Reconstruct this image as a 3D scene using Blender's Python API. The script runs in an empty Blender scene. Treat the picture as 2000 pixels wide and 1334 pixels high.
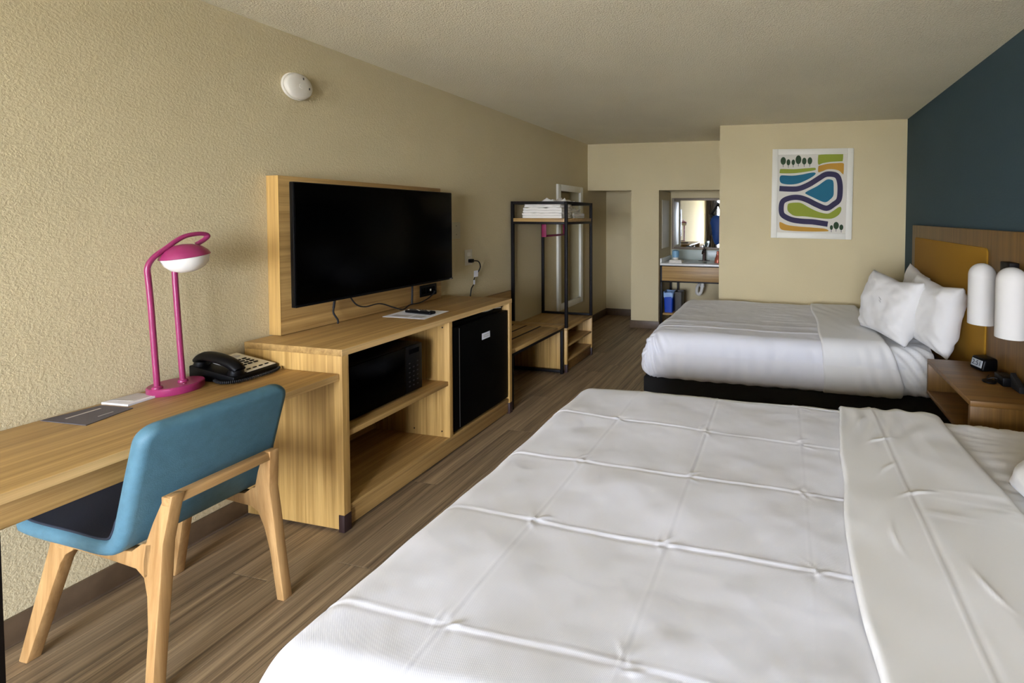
import bpy, bmesh, math, random
import numpy as np
from mathutils import Vector, Matrix
random.seed(7)
SC = bpy.context.scene
COL = SC.collection
R = math.radians

# ------------------------------------------------------------------ camera
cam = bpy.data.cameras.new('camera')
camo = bpy.data.objects.new('camera', cam); COL.objects.link(camo)
F_PX, CX, CY = 875.92, 1343.33, 447.59
YAW, PITCH, ROLL, CAMZ = .207, -.029, .0061, 1.4852
cam.sensor_fit = 'HORIZONTAL'; cam.sensor_width = 36
cam.lens = F_PX * 36 / 2000
cam.shift_x = (1000 - CX) / 2000
cam.shift_y = (CY - 667) / 2000
cam.clip_start = .02; cam.clip_end = 60
_f = Vector((-math.sin(YAW)*math.cos(PITCH), math.cos(YAW)*math.cos(PITCH), math.sin(PITCH)))
_r = Vector((math.cos(YAW), math.sin(YAW), 0)); _u = _r.cross(_f)
_r2 = _r*math.cos(ROLL) + _u*math.sin(ROLL); _u2 = -_r*math.sin(ROLL) + _u*math.cos(ROLL)
camo.matrix_world = Matrix(((_r2.x, _u2.x, -_f.x, 0), (_r2.y, _u2.y, -_f.y, 0), (_r2.z, _u2.z, -_f.z, CAMZ), (0, 0, 0, 1)))
SC.camera = camo

# ------------------------------------------------------------------ world, daylight, exposure
world = bpy.data.worlds.new('daylight'); SC.world = world; world.use_nodes = True
bg = world.node_tree.nodes['Background']
bg.inputs['Color'].default_value = (0.90, 0.98, 1.18, 1)
bg.inputs['Strength'].default_value = 33.0
SC.view_settings.view_transform = 'Standard'; SC.view_settings.look = 'None'
SC.view_settings.exposure = 0.0; SC.view_settings.gamma = 1.0
SC.view_settings.use_curve_mapping = False
WIN = (-2.25, 0.35, .15, 2.15)        # window opening x0 x1 z0 z1 in the front wall
YF = -2.70                            # inner face of the front wall
pl = bpy.data.lights.new('window_daylight_portal', 'AREA'); pl.shape = 'RECTANGLE'
pl.size = WIN[1]-WIN[0]; pl.size_y = WIN[3]-WIN[2]; pl.cycles.is_portal = True
plo = bpy.data.objects.new('window_daylight_portal', pl); COL.objects.link(plo)
plo.location = ((WIN[0]+WIN[1])/2, YF-.02, (WIN[2]+WIN[3])/2); plo.rotation_euler = (R(90), 0, 0)

# ------------------------------------------------------------------ room constants
XL, XR, H = -2.568, 1.182, 2.44       # left wall, right wall, ceiling height
YB, YS, YA = 4.725, 5.65, 6.30        # picture wall, far wall face, alcove back wall
XC = -0.651                           # corner of the picture wall

# ------------------------------------------------------------------ materials
def lin(c):
    return tuple((x/12.92 if x <= .04045 else ((x+.055)/1.055)**2.4) for x in [v/255 for v in c]) + (1,)
MATS = {}
def base_mat(name):
    m = bpy.data.materials.new(name); m.use_nodes = True
    nt = m.node_tree; return m, nt, nt.nodes['Principled BSDF']
def N(nt, t, **kw):
    n = nt.nodes.new(t)
    for k, v in kw.items():
        if k in n.inputs: n.inputs[k].default_value = v
        else: setattr(n, k, v)
    return n
def ramp(nt, fac, stops):
    n = nt.nodes.new('ShaderNodeValToRGB'); e = n.color_ramp.elements
    while len(e) < len(stops): e.new(.5)
    for el, (p, c) in zip(e, stops): el.position = p; el.color = c
    nt.links.new(fac, n.inputs['Fac']); return n
def plain(name, c, rough=.5, metal=0, spec=.5, bump=0, bscale=200, var=0, coat=0):
    m, nt, b = base_mat(name)
    b.inputs['Base Color'].default_value = lin(c); b.inputs['Roughness'].default_value = rough
    b.inputs['Metallic'].default_value = metal; b.inputs['Specular IOR Level'].default_value = spec
    b.inputs['Coat Weight'].default_value = coat
    tc = N(nt, 'ShaderNodeTexCoord')
    if var:
        no = N(nt, 'ShaderNodeTexNoise', Scale=bscale*.12, Detail=4.0); nt.links.new(tc.outputs['Object'], no.inputs['Vector'])
        l = lin(c); lo = tuple(x*(1-var) for x in l[:3])+(1,); hi = tuple(min(1, x*(1+var)) for x in l[:3])+(1,)
        r = ramp(nt, no.outputs['Fac'], [(.3, lo), (.7, hi)]); nt.links.new(r.outputs['Color'], b.inputs['Base Color'])
    if bump:
        no = N(nt, 'ShaderNodeTexNoise', Scale=bscale, Detail=3.0); nt.links.new(tc.outputs['Object'], no.inputs['Vector'])
        bp = N(nt, 'ShaderNodeBump', Strength=bump, Distance=.002); nt.links.new(no.outputs['Fac'], bp.inputs['Height'])
        nt.links.new(bp.outputs['Normal'], b.inputs['Normal'])
    return m
def wood(name, dark, light, axis, rough=.45, scale=1.0, pore=.25, rnd=False):
    """laminate / timber with grain running along axis"""
    m, nt, b = base_mat(name)
    tc = N(nt, 'ShaderNodeTexCoord'); src = tc.outputs['Object']
    if rnd:
        oi = N(nt, 'ShaderNodeObjectInfo')
        cb = N(nt, 'ShaderNodeCombineXYZ'); mul = N(nt, 'ShaderNodeMath', operation='MULTIPLY'); mul.inputs[1].default_value = 37.0
        nt.links.new(oi.outputs['Random'], mul.inputs[0])
        for i in range(3): nt.links.new(mul.outputs[0], cb.inputs[i])
        ad = N(nt, 'ShaderNodeVectorMath', operation='ADD'); nt.links.new(src, ad.inputs[0]); nt.links.new(cb.outputs[0], ad.inputs[1])
        src = ad.outputs[0]
    def stretched(a, l):
        s = [a*scale]*3; s['xyz'.index(axis)] = l*scale
        mp = N(nt, 'ShaderNodeMapping'); mp.inputs['Scale'].default_value = s
        nt.links.new(src, mp.inputs['Vector']); return mp.outputs['Vector']
    n1 = N(nt, 'ShaderNodeTexNoise', Scale=1.0, Detail=5.0, Roughness=.6, Distortion=.4); nt.links.new(stretched(42, .9), n1.inputs['Vector'])
    n2 = N(nt, 'ShaderNodeTexNoise', Scale=1.0, Detail=3.0, Roughness=.7); nt.links.new(stretched(240, 5), n2.inputs['Vector'])
    mx = N(nt, 'ShaderNodeMix', data_type='FLOAT'); mx.inputs['Factor'].default_value = pore
    nt.links.new(n1.outputs['Fac'], mx.inputs['A']); nt.links.new(n2.outputs['Fac'], mx.inputs['B'])
    d, l = lin(dark), lin(light); mid = tuple((a+b_)/2 for a, b_ in zip(d, l))
    r = ramp(nt, mx.outputs['Result'], [(.33, d), (.5, mid), (.66, l)])
    out = r.outputs['Color']
    if rnd:
        hs = N(nt, 'ShaderNodeHueSaturation'); mr = N(nt, 'ShaderNodeMapRange'); mr.inputs['To Min'].default_value = .85; mr.inputs['To Max'].default_value = 1.15
        nt.links.new(oi.outputs['Random'], mr.inputs['Value']); nt.links.new(mr.outputs['Result'], hs.inputs['Value'])
        nt.links.new(out, hs.inputs['Color']); out = hs.outputs['Color']
    nt.links.new(out, b.inputs['Base Color']); b.inputs['Roughness'].default_value = rough
    bp = N(nt, 'ShaderNodeBump', Strength=.12, Distance=.001); nt.links.new(n2.outputs['Fac'], bp.inputs['Height'])
    nt.links.new(bp.outputs['Normal'], b.inputs['Normal'])
    return m
def textured(name, c, scale, strength, dist, rough=.85, kind='knock'):
    m, nt, b = base_mat(name); b.inputs['Base Color'].default_value = lin(c); b.inputs['Roughness'].default_value = rough
    b.inputs['Specular IOR Level'].default_value = .25
    tc = N(nt, 'ShaderNodeTexCoord')
    no = N(nt, 'ShaderNodeTexNoise', Scale=scale, Detail=3.0, Roughness=.55, Distortion=.3); nt.links.new(tc.outputs['Object'], no.inputs['Vector'])
    if kind == 'knock':
        r = ramp(nt, no.outputs['Fac'], [(.40, (0, 0, 0, 1)), (.62, (1, 1, 1, 1))])
    else:
        r = ramp(nt, no.outputs['Fac'], [(.35, (0, 0, 0, 1)), (.70, (1, 1, 1, 1))])
    bp = N(nt, 'ShaderNodeBump', Strength=strength, Distance=dist); nt.links.new(r.outputs['Color'], bp.inputs['Height'])
    nt.links.new(bp.outputs['Normal'], b.inputs['Normal'])
    n2 = N(nt, 'ShaderNodeTexNoise', Scale=1.3, Detail=2.0); nt.links.new(tc.outputs['Object'], n2.inputs['Vector'])
    l = lin(c); r2 = ramp(nt, n2.outputs['Fac'], [(.3, tuple(x*.96 for x in l[:3])+(1,)), (.7, tuple(min(1, x*1.04) for x in l[:3])+(1,))])
    nt.links.new(r2.outputs['Color'], b.inputs['Base Color'])
    return m
def fabric(name, c, weave=900, strength=.25, rough=.95, sheen=.2):
    m, nt, b = base_mat(name); b.inputs['Base Color'].default_value = lin(c); b.inputs['Roughness'].default_value = rough
    b.inputs['Specular IOR Level'].default_value = .15; b.inputs['Sheen Weight'].default_value = sheen
    tc = N(nt, 'ShaderNodeTexCoord'); mp = N(nt, 'ShaderNodeMapping'); mp.inputs['Rotation'].default_value = (0, 0, R(38))
    nt.links.new(tc.outputs['Object'], mp.inputs['Vector'])
    w1 = N(nt, 'ShaderNodeTexWave', Scale=weave/6.283, bands_direction='X'); w2 = N(nt, 'ShaderNodeTexWave', Scale=weave/6.283, bands_direction='Y')
    for w in (w1, w2): nt.links.new(mp.outputs['Vector'], w.inputs['Vector'])
    mu = N(nt, 'ShaderNodeMath', operation='MULTIPLY'); nt.links.new(w1.outputs['Fac'], mu.inputs[0]); nt.links.new(w2.outputs['Fac'], mu.inputs[1])
    bp = N(nt, 'ShaderNodeBump', Strength=strength, Distance=.001); nt.links.new(mu.outputs[0], bp.inputs['Height'])
    nt.links.new(bp.outputs['Normal'], b.inputs['Normal'])
    return m
M = MATS
M['wall'] = textured('wall_greige_paint', (203, 188, 149), 125, .30, .003)
M['wall_far'] = textured('wall_greige_paint_far', (203, 188, 149), 130, .2, .002)
M['blue_wall'] = textured('wall_slate_blue_paint', (58, 76, 82), 90, .2, .002)
M['ceiling'] = textured('ceiling_popcorn', (234, 225, 196), 120, .8, .006, kind='pop')
M['oak_y'] = wood('oak_laminate_along', (138, 104, 56), (188, 152, 92), 'y')
M['oak_z'] = wood('oak_laminate_upright_lit', (160, 122, 62), (214, 174, 104), 'z')  # same laminate as the tops; brighter light on uprights put into the tone
M['oak_x'] = wood('oak_laminate_across', (138, 104, 56), (188, 152, 92), 'x')
M['oak_edge'] = wood('oak_edge_banding', (190, 152, 94), (228, 192, 130), 'y')
M['walnut_y'] = wood('headboard_laminate', (92, 64, 24), (124, 90, 38), 'z')
M['walnut_x'] = wood('nightstand_laminate', (96, 66, 26), (128, 92, 42), 'x')
M['beech'] = wood('chair_beech', (152, 112, 64), (194, 154, 100), 'z', rough=.45, scale=.8)
M['beech_y'] = wood('chair_beech_rail', (152, 112, 64), (194, 154, 100), 'y', rough=.45, scale=.8)
M['plank'] = wood('floor_vinyl_plank', (68, 52, 35), (170, 146, 112), 'y', rough=.45, scale=.6, pore=.42, rnd=True)
M['floor_gap'] = plain('floor_joint', (40, 30, 22), .8)
M['skirting'] = plain('baseboard_brown_vinyl', (92, 74, 54), .5, var=.12)
M['black'] = plain('black_plastic', (7, 7, 8), .4, spec=.18)
M['black_matte'] = plain('black_matte', (16, 15, 15), .7)
M['black_gloss'] = plain('black_screen', (1, 1, 1), .2, spec=.06)
M['fridge_black'] = plain('black_fridge_steel', (3, 3, 3), .5, spec=.07, bump=.1, bscale=500)
M['metal_black'] = plain('black_powder_coat', (17, 13, 13), .5, spec=.25)
M['base_black'] = plain('bed_base_black', (10, 10, 12), .9)
M['corner_cap'] = plain('corner_cap_brown', (52, 34, 32), .5)
M['screw'] = plain('screw_hole', (46, 34, 20), .5)
M['pink'] = plain('magenta_lacquer', (150, 44, 92), .34, coat=.2)
M['pink_rail'] = plain('magenta_rail', (124, 24, 64), .5)
M['opal'] = plain('opal_glass', (236, 232, 222), .45)
M['white_plastic'] = plain('white_plastic', (228, 222, 206), .4)
M['ivory'] = plain('ivory_plate', (206, 198, 176), .45)
M['painted_plate'] = plain('painted_plate', (190, 180, 152), .6)
M['white_paint'] = plain('white_frame_paint', (228, 224, 208), .45)
M['shade'] = plain('white_fabric_shade', (204, 201, 194), .85, bump=.1, bscale=700)
M['paper'] = plain('white_paper', (236, 236, 240), .8)
M['paper_grey'] = plain('grey_print', (190, 186, 180), .8)
M['brochure'] = plain('charcoal_card', (92, 88, 92), .7)
M['ink_light'] = plain('pale_ink', (190, 184, 176), .8)
M['ink_dark'] = plain('dark_ink', (30, 30, 32), .8)
M['blue_fabric'] = plain('chair_blue_vinyl', (74, 113, 127), .6, bump=.25, bscale=350, var=.08)
M['navy_fabric'] = plain('seat_navy_vinyl', (26, 34, 48), .7, bump=.2, bscale=350)
M['yellow'] = plain('mustard_upholstery', (148, 106, 0), .85, bump=.2, bscale=400)
M['quilt'] = fabric('white_quilted_cotton', (224, 224, 228), 700, .16)
M['sheet'] = fabric('white_cotton_sheet', (226, 225, 222), 2000, .05)
M['pillowcase'] = fabric('white_pillowcase', (216, 213, 207), 2000, .05)
M['terry'] = plain('white_terry', (232, 226, 214), .95, bump=.8, bscale=350)
M['mirror'] = plain('mirror_glass', (225, 228, 225), .02, metal=1)
M['counter'] = plain('white_solid_surface', (232, 230, 222), .25)
M['splash'] = plain('grey_green_splash', (176, 186, 176), .3)
M['silver'] = plain('brushed_silver', (120, 108, 92), .5, metal=.3)
M['bronze'] = plain('dark_bronze', (66, 52, 46), .3, metal=.8)
M['copper'] = plain('copper_bottle', (176, 92, 66), .3, metal=.3)
M['pvc'] = plain('white_pvc', (226, 222, 210), .4)
M['bin_blue'] = plain('blue_bin', (14, 66, 172), .45)
M['bin_grey'] = plain('grey_bin', (70, 66, 60), .5)
M['key_grey'] = plain('dark_key_print', (38, 38, 40), .6)
M['liner'] = plain('clear_liner', (150, 180, 220), .25)
M['bag_blue'] = plain('blue_nylon', (14, 58, 118), .6, bump=.3, bscale=60)
M['cup_blue'] = plain('blue_cup_print', (120, 164, 190), .4)
M['concrete'] = plain('pale_concrete', (196, 192, 184), .9, bump=.3, bscale=40, var=.08)
M['drape'] = plain('dark_drape', (58, 48, 38), .9, bump=.2, bscale=300)
M['frame_dark'] = plain('window_frame_bronze', (70, 62, 54), .5)
M['lcd'] = plain('clock_display', (150, 156, 160), .3)
M['art_green'] = plain('art_olive', (140, 150, 44), .8)
M['art_ochre'] = plain('art_ochre', (186, 138, 46), .8)
M['art_teal'] = plain('art_teal', (22, 100, 124), .8)
M['art_navy'] = plain('art_indigo', (50, 44, 74), .8)
M['art_tree'] = plain('art_forest', (44, 68, 36), .8)
M['art_paper'] = plain('art_paper', (214, 208, 192), .8)
def glass():
    m = bpy.data.materials.new('window_pane_glass'); m.use_nodes = True; nt = m.node_tree; nt.nodes.clear()
    o = N(nt, 'ShaderNodeOutputMaterial'); t = N(nt, 'ShaderNodeBsdfTransparent'); g = N(nt, 'ShaderNodeBsdfGlossy'); g.inputs['Roughness'].default_value = .02
    mx = N(nt, 'ShaderNodeMixShader'); mx.inputs[0].default_value = .04
    nt.links.new(t.outputs[0], mx.inputs[1]); nt.links.new(g.outputs[0], mx.inputs[2]); nt.links.new(mx.outputs[0], o.inputs[0]); return m
M['glass'] = glass()

# ------------------------------------------------------------------ builders
def tag(o, label=None, cat=None, group=None, kind=None):
    if label: o['label'] = label
    if cat: o['category'] = cat
    if group: o['group'] = group
    if kind: o['kind'] = kind
    return o
def thing(name, label, cat, loc, rz=0, group=None):
    o = bpy.data.objects.new(name, None); COL.objects.link(o); o.empty_display_size = .1
    o.location = loc; o.rotation_euler = (0, 0, rz)
    return tag(o, label, cat, group)
def link(name, me, mat, parent=None, loc=(0, 0, 0), smooth=None):
    o = bpy.data.objects.new(name, me); COL.objects.link(o); o.location = loc
    if parent is not None: o.parent = parent
    if mat is not None: me.materials.append(M[mat] if isinstance(mat, str) else mat)
    if smooth is not None:
        me.polygons.foreach_set('use_smooth', [True]*len(me.polygons))
        if smooth < 180: me.set_sharp_from_angle(angle=R(smooth))
    return o
def bm_obj(name, bm, mat, parent=None, loc=(0, 0, 0), smooth=None):
    me = bpy.data.meshes.new(name); bmesh.ops.recalc_face_normals(bm, faces=bm.faces); bm.to_mesh(me); bm.free()
    return link(name, me, mat, parent, loc, smooth)
def add_box(bm, lo, hi, bevel=0, seg=2):
    ret = bmesh.ops.create_cube(bm, size=1)
    vs = ret['verts']
    for v in vs: v.co = Vector([lo[i] + (v.co[i]+.5)*(hi[i]-lo[i]) for i in range(3)])
    if bevel:
        es = list({e for v in vs for e in v.link_edges})
        bmesh.ops.bevel(bm, geom=es, offset=bevel, segments=seg, profile=.5, affect='EDGES')
def box(name, lo, hi, mat, parent=None, bevel=.002, seg=2, org=None):
    """box in world coords (minus the parent's location)"""
    if org is None: org = parent_loc(parent)
    lo = [min(a, b)-o for a, b, o in zip(lo, hi, org)] if False else [l-o for l, o in zip(lo, org)]
    hi = [h-o for h, o in zip(hi, org)]
    c = [(l+h)/2 for l, h in zip(lo, hi)]
    bm = bmesh.new(); add_box(bm, [l-k for l, k in zip(lo, c)], [h-k for h, k in zip(hi, c)], bevel, seg)
    return bm_obj(name, bm, mat, parent, c, 35 if bevel else None)
def parent_loc(p):
    v = Vector((0, 0, 0))
    while p is not None: v += p.location; p = p.parent
    return v
def prism(name, pts, a0, a1, axis, mat, parent=None, bevel=0, org=None, smooth=30, seg=2):
    """polygon extruded along axis; pts are the other two coords in xyz order"""
    if org is None: org = parent_loc(parent)
    bm = bmesh.new(); lo = []
    def mk(p, a):
        q = list(p); q.insert('xyz'.index(axis), a); return Vector(q) - Vector(org)
    f = bm.faces.new([bm.verts.new(mk(p, a0)) for p in pts])
    r = bmesh.ops.extrude_face_region(bm, geom=[f]); d = mk(pts[0], a1) - mk(pts[0], a0)
    for v in r['geom']:
        if isinstance(v, bmesh.types.BMVert): v.co += d
    if bevel:
        es = [e for e in bm.edges if len(e.link_faces) == 2 and e.calc_face_angle(0) > R(50)]
        bmesh.ops.bevel(bm, geom=es, offset=bevel, segments=seg, profile=.5, affect='EDGES')
    return bm_obj(name, bm, mat, parent, (0, 0, 0), smooth)
def smooth_path(pts, n=8, closed=False):
    P = [Vector(p) for p in pts]; out = []; L = len(P)
    rng = L if closed else L-1
    for i in range(rng):
        p0 = P[(i-1) % L] if closed or i > 0 else P[i]; p1 = P[i]; p2 = P[(i+1) % L]
        p3 = P[(i+2) % L] if closed or i+2 < L else P[i+1]
        for k in range(n):
            t = k/n
            out.append(.5*((2*p1)+(-p0+p2)*t+(2*p0-5*p1+4*p2-p3)*t*t+(-p0+3*p1-3*p2+p3)*t**3))
    if not closed: out.append(P[-1])
    return out
def add_tube(bm, pts, r, seg=10, caps=True):
    P = [Vector(p) for p in pts]; rings = []
    up = None
    for i, p in enumerate(P):
        t = (P[min(i+1, len(P)-1)] - P[max(i-1, 0)]).normalized()
        if up is None:
            up = Vector((0, 0, 1)) if abs(t.z) < .9 else Vector((1, 0, 0))
        a = (up - t*up.dot(t)).normalized(); b = t.cross(a); up = a
        rr = r[i] if isinstance(r, (list, tuple)) else r
        rings.append([bm.verts.new(p + a*rr*math.cos(2*math.pi*k/seg) + b*rr*math.sin(2*math.pi*k/seg)) for k in range(seg)])
    for i in range(len(rings)-1):
        for k in range(seg): bm.faces.new([rings[i][k], rings[i][(k+1) % seg], rings[i+1][(k+1) % seg], rings[i+1][k]])
    if caps: bm.faces.new(rings[0][::-1]); bm.faces.new(rings[-1])
def tube(name, pts, r, mat, parent=None, seg=10, org=None):
    if org is None: org = parent_loc(parent)
    bm = bmesh.new(); add_tube(bm, [Vector(p)-Vector(org) for p in pts], r, seg)
    return bm_obj(name, bm, mat, parent, (0, 0, 0), 40)
def add_lathe(bm, prof, seg=32, sx=1, sy=1, center=(0, 0, 0)):
    c = Vector(center); rings = []
    for r, z in prof:
        if r < 1e-5: rings.append([bm.verts.new(c + Vector((0, 0, z)))])
        else: rings.append([bm.verts.new(c + Vector((r*sx*math.cos(2*math.pi*k/seg), r*sy*math.sin(2*math.pi*k/seg), z))) for k in range(seg)])
    for A, B in zip(rings, rings[1:]):
        for k in range(seg):
            k2 = (k+1) % seg
            if len(A) == 1 and len(B) == 1: continue
            if len(A) == 1: bm.faces.new([A[0], B[k], B[k2]])
            elif len(B) == 1: bm.faces.new([A[k], A[k2], B[0]])
            else: bm.faces.new([A[k], A[k2], B[k2], B[k]])
def lathe(name, prof, mat, parent=None, loc=(0, 0, 0), seg=32, rot=None, sx=1, sy=1):
    bm = bmesh.new(); add_lathe(bm, prof, seg, sx, sy)
    o = bm_obj(name, bm, mat, parent, (0, 0, 0), 40); o.location = Vector(loc) - parent_loc(parent)
    if rot: o.rotation_euler = rot
    return o
def rrect(x0, x1, y0, y1, r, n=5):
    out = []
    for cx, cy, a in ((x1-r, y1-r, 0), (x0+r, y1-r, 90), (x0+r, y0+r, 180), (x1-r, y0+r, 270)):
        for k in range(n+1):
            t = R(a + 90*k/n); out.append((cx+r*math.cos(t), cy+r*math.sin(t)))
    return out
def grid_mesh(name, V, mat, parent=None, loc=(0, 0, 0), smooth=180):
    """V: (ny, nx, 3) array"""
    ny, nx = V.shape[:2]
    idx = np.arange(ny*nx).reshape(ny, nx)
    f = np.stack([idx[:-1, :-1], idx[:-1, 1:], idx[1:, 1:], idx[1:, :-1]], -1).reshape(-1, 4)
    me = bpy.data.meshes.new(name); me.from_pydata(V.reshape(-1, 3).tolist(), [], f.tolist()); me.update()
    return link(name, me, mat, parent, loc, smooth)
def struct(o): o['kind'] = 'structure'; return o
def text_part(name, s, size, mat, parent, loc, rot, depth=.0006):
    cu = bpy.data.curves.new(name, 'FONT'); cu.body = s; cu.size = size; cu.extrude = depth/2; cu.align_x = 'CENTER'; cu.align_y = 'CENTER'
    to = bpy.data.objects.new(name+'_tmp', cu); COL.objects.link(to)
    dg = bpy.context.evaluated_depsgraph_get(); me = bpy.data.meshes.new_from_object(to.evaluated_get(dg))
    bpy.data.objects.remove(to); me.materials.clear()
    o = link(name, me, mat, parent, Vector(loc)-parent_loc(parent)); o.rotation_euler = rot; return o

# numpy value noise -------------------------------------------------
def vnoise(x, y, seed=0):
    rs = np.random.RandomState(seed); T = rs.rand(256, 256)
    xi = np.floor(x).astype(int); yi = np.floor(y).astype(int); fx = x-xi; fy = y-yi
    fx = fx*fx*(3-2*fx); fy = fy*fy*(3-2*fy)
    g = lambda a, b: T[a % 256, b % 256]
    return (g(xi, yi)*(1-fx)+g(xi+1, yi)*fx)*(1-fy) + (g(xi, yi+1)*(1-fx)+g(xi+1, yi+1)*fx)*fy - .5
def fbm(x, y, seed=0, oct=4):
    return sum(vnoise(x*2**k, y*2**k, seed+k)/1.9**k for k in range(oct))
def ridge(x, y, seed=0):
    return 1 - np.minimum(1, np.abs(vnoise(x, y, seed))*6)

# ------------------------------------------------------------------ setting: floor
floor = box('floor', (XL-.12, YF-.12, -.10), (XR+.12, YA+.12, -.004), 'floor_gap', None, 0); struct(floor)
PW, PL = .182, 1.22
row = 0; x = XL
plank_cache = {}
while x < XR - .001:
    x1 = min(x+PW, XR); y = YF - random.random()*PL
    while y < YA:
        a, b_ = max(y, YF), min(y+PL, YA)
        if b_-a > .03:
            w, l = x1-x-.0016, b_-a-.0016; key = (round(w, 4), round(l, 3))
            if key not in plank_cache:
                bm = bmesh.new(); add_box(bm, (-w/2, -l/2, -.004), (w/2, l/2, 0), .0008, 1)
                me = bpy.data.meshes.new('plank'); bmesh.ops.recalc_face_normals(bm, faces=bm.faces); bm.to_mesh(me); bm.free()
                me.materials.append(M['plank']); plank_cache[key] = me
            o = bpy.data.objects.new('plank', plank_cache[key]); COL.objects.link(o)
            o.parent = floor; o.location = Vector(((x+x1)/2, (a+b_)/2, 0)) - floor.location
        y += PL
    x += PW

# ceiling and walls
struct(box('ceiling', (XL-.12, YF-.12, H), (XR+.12, YA+.12, H+.12), 'ceiling', None, 0))
struct(box('wall_left', (XL-.12, YF-.12, 0), (XL, YA+.12, H), 'wall', None, 0))
struct(box('wall_right', (XR, YF-.12, 0), (XR+.12, YB, H), 'blue_wall', None, 0))
# the picture wall is a block that sticks out from the far wall
struct(box('wall_back', (XC, YB, 0), (XR+.12, YA+.12, H), 'wall_far', None, 0))
# far wall: header over both openings, pillar between them
XP0, XP1, ZH = -1.952, -1.574, 1.821
bm = bmesh.new()
add_box(bm, (XL, YS, ZH), (XC, YS+.12, H)); add_box(bm, (XP0, YS, 0), (XP1, YA, ZH))
struct(bm_obj('wall_far', bm, 'wall_far'))
bm = bmesh.new()
add_box(bm, (XL, YA, 0), (XC, YA+.12, H)); add_box(bm, (XL, YS+.12, ZH+.06), (XC, YA, ZH+.10))
struct(bm_obj('wall_alcove', bm, 'wall_far'))
# front wall with window opening
bm = bmesh.new()
add_box(bm, (XL, YF-.12, 0), (WIN[0], YF, H)); add_box(bm, (WIN[1], YF-.12, 0), (XR, YF, H))
add_box(bm, (WIN[0], YF-.12, 0), (WIN[1], YF, WIN[2])); add_box(bm, (WIN[0], YF-.12, WIN[3]), (WIN[1], YF, H))
struct(bm_obj('wall_front', bm, 'wall'))
# unseen ground outside the window, added to shape the light coming in
struct(box('ground_outside', (-30, -45, -.25), (30, YF-.12, -.12), 'concrete', None, 0))
# window: frame, mullion, two panes
w = thing('window_1', None, None, ((WIN[0]+WIN[1])/2, YF-.06, WIN[2])); struct(w)
bm = bmesh.new(); fw = .05; o_ = w.location
for lo, hi in (((WIN[0], -.03, WIN[2]), (WIN[0]+fw, .03, WIN[3])), ((WIN[1]-fw, -.03, WIN[2]), (WIN[1], .03, WIN[3])),
               ((WIN[0], -.03, WIN[2]), (WIN[1], .03, WIN[2]+fw)), ((WIN[0], -.03, WIN[3]-fw), (WIN[1], .03, WIN[3]))):
    add_box(bm, (lo[0]-o_.x, lo[1], lo[2]-o_.z), (hi[0]-o_.x, hi[1], hi[2]-o_.z))
bm_obj('window_frame', bm, 'frame_dark', w)
box('mullion', (o_.x-.03, o_.y-.025, WIN[2]+fw), (o_.x+.03, o_.y+.025, WIN[3]-fw), 'frame_dark', w)
for a, b_ in ((WIN[0]+fw, o_.x-.03), (o_.x+.03, WIN[1]-fw)):
    box('pane', (a, o_.y-.003, WIN[2]+fw), (b_, o_.y+.003, WIN[3]-fw), 'glass', w, 0)
# baseboards
struct(box('baseboard_left', (XL, YF, 0), (XL+.012, YA, .10), 'skirting', None, .003))
struct(box('baseboard_alcove', (XL+.012, YA-.012, 0), (XP0, YA, .10), 'skirting', None, .003))
struct(box('baseboard_pillar', (XP0-.012, YS-.012, 0), (XP1+.012, YS, .10), 'skirting', None, .003))
struct(box('baseboard_back', (XC-.012, YB-.012, 0), (XR, YB, .10), 'skirting', None, .003))
struct(box('baseboard_right', (XR-.012, YF, 0), (XR, YB-.012, .10), 'skirting', None, .003))
# drapes at both sides of the window (seen in the vanity mirror)
def drape(x0, x1, label):
    n = 120; s = np.linspace(0, 1, n); zz = np.linspace(.06, 2.34, 12)
    V = np.zeros((12, n, 3)); V[..., 0] = x0+(x1-x0)*s[None]; V[..., 1] = YF+.10+.035*np.sin(s*2*math.pi*(x1-x0)/.085)[None]*(1+.15*np.sin(zz*3))[:, None]; V[..., 2] = zz[:, None]
    L = Vector(((x0+x1)/2, YF+.10, .06)); t = thing('window_drape', label, 'curtain', L)
    V -= np.array(L); o = grid_mesh('cloth', V, 'drape', t); md = o.modifiers.new('t', 'SOLIDIFY'); md.thickness = .004
    tube('rod', [(x0-.03, YF+.10, 2.36), (x1+.03, YF+.10, 2.36)], .012, 'metal_black', t)
drape(-2.54, -2.15, 'dark brown window drape beside the desk wall')
drape(.25, .65, 'dark brown window drape beside the blue wall')

# ------------------------------------------------------------------ TV cabinet (dresser)
DX, DY0, DY1, DZ = -1.976, 1.675, 3.004, .861
t = thing('tv_cabinet', 'long oak laminate cabinet with open shelves holding microwave and small fridge', 'cabinet', (-2.27, 2.34, 0))
XI = XL+.014; th = .032; FY = 2.388
box('top', (XI, DY0, DZ-th), (DX, DY1, DZ), 'oak_y', t)
box('edge_band', (DX-.001, DY0+.0005, DZ-th+.0005), (DX+.0012, DY1-.0005, DZ-.0005), 'oak_edge', t, 0)
box('side_panel', (XI, DY0+.001, .012), (DX, DY0+.034, DZ-th), 'oak_z', t, .0015)
box('side_panel', (XI, DY1-.034, .012), (DX, DY1-.001, DZ-th), 'oak_z', t, .0015)
box('divider', (XI+.02, FY-.028, .115), (DX-.004, FY, DZ-th), 'oak_z', t, .0015)
box('shelf', (XI+.02, DY0+.034, .438), (DX-.012, FY-.028, .464), 'oak_y', t)
box('bottom_shelf', (XI+.02, DY0+.034, .088), (DX-.006, DY1-.034, .115), 'oak_y', t)
box('back_panel', (XI, DY0+.034, .115), (XI+.02, DY1-.034, DZ-th), 'oak_y', t, 0)
box('plinth', (DX-.035, DY0+.034, .012), (DX-.012, DY1-.034, .088), 'oak_y', t)
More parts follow.
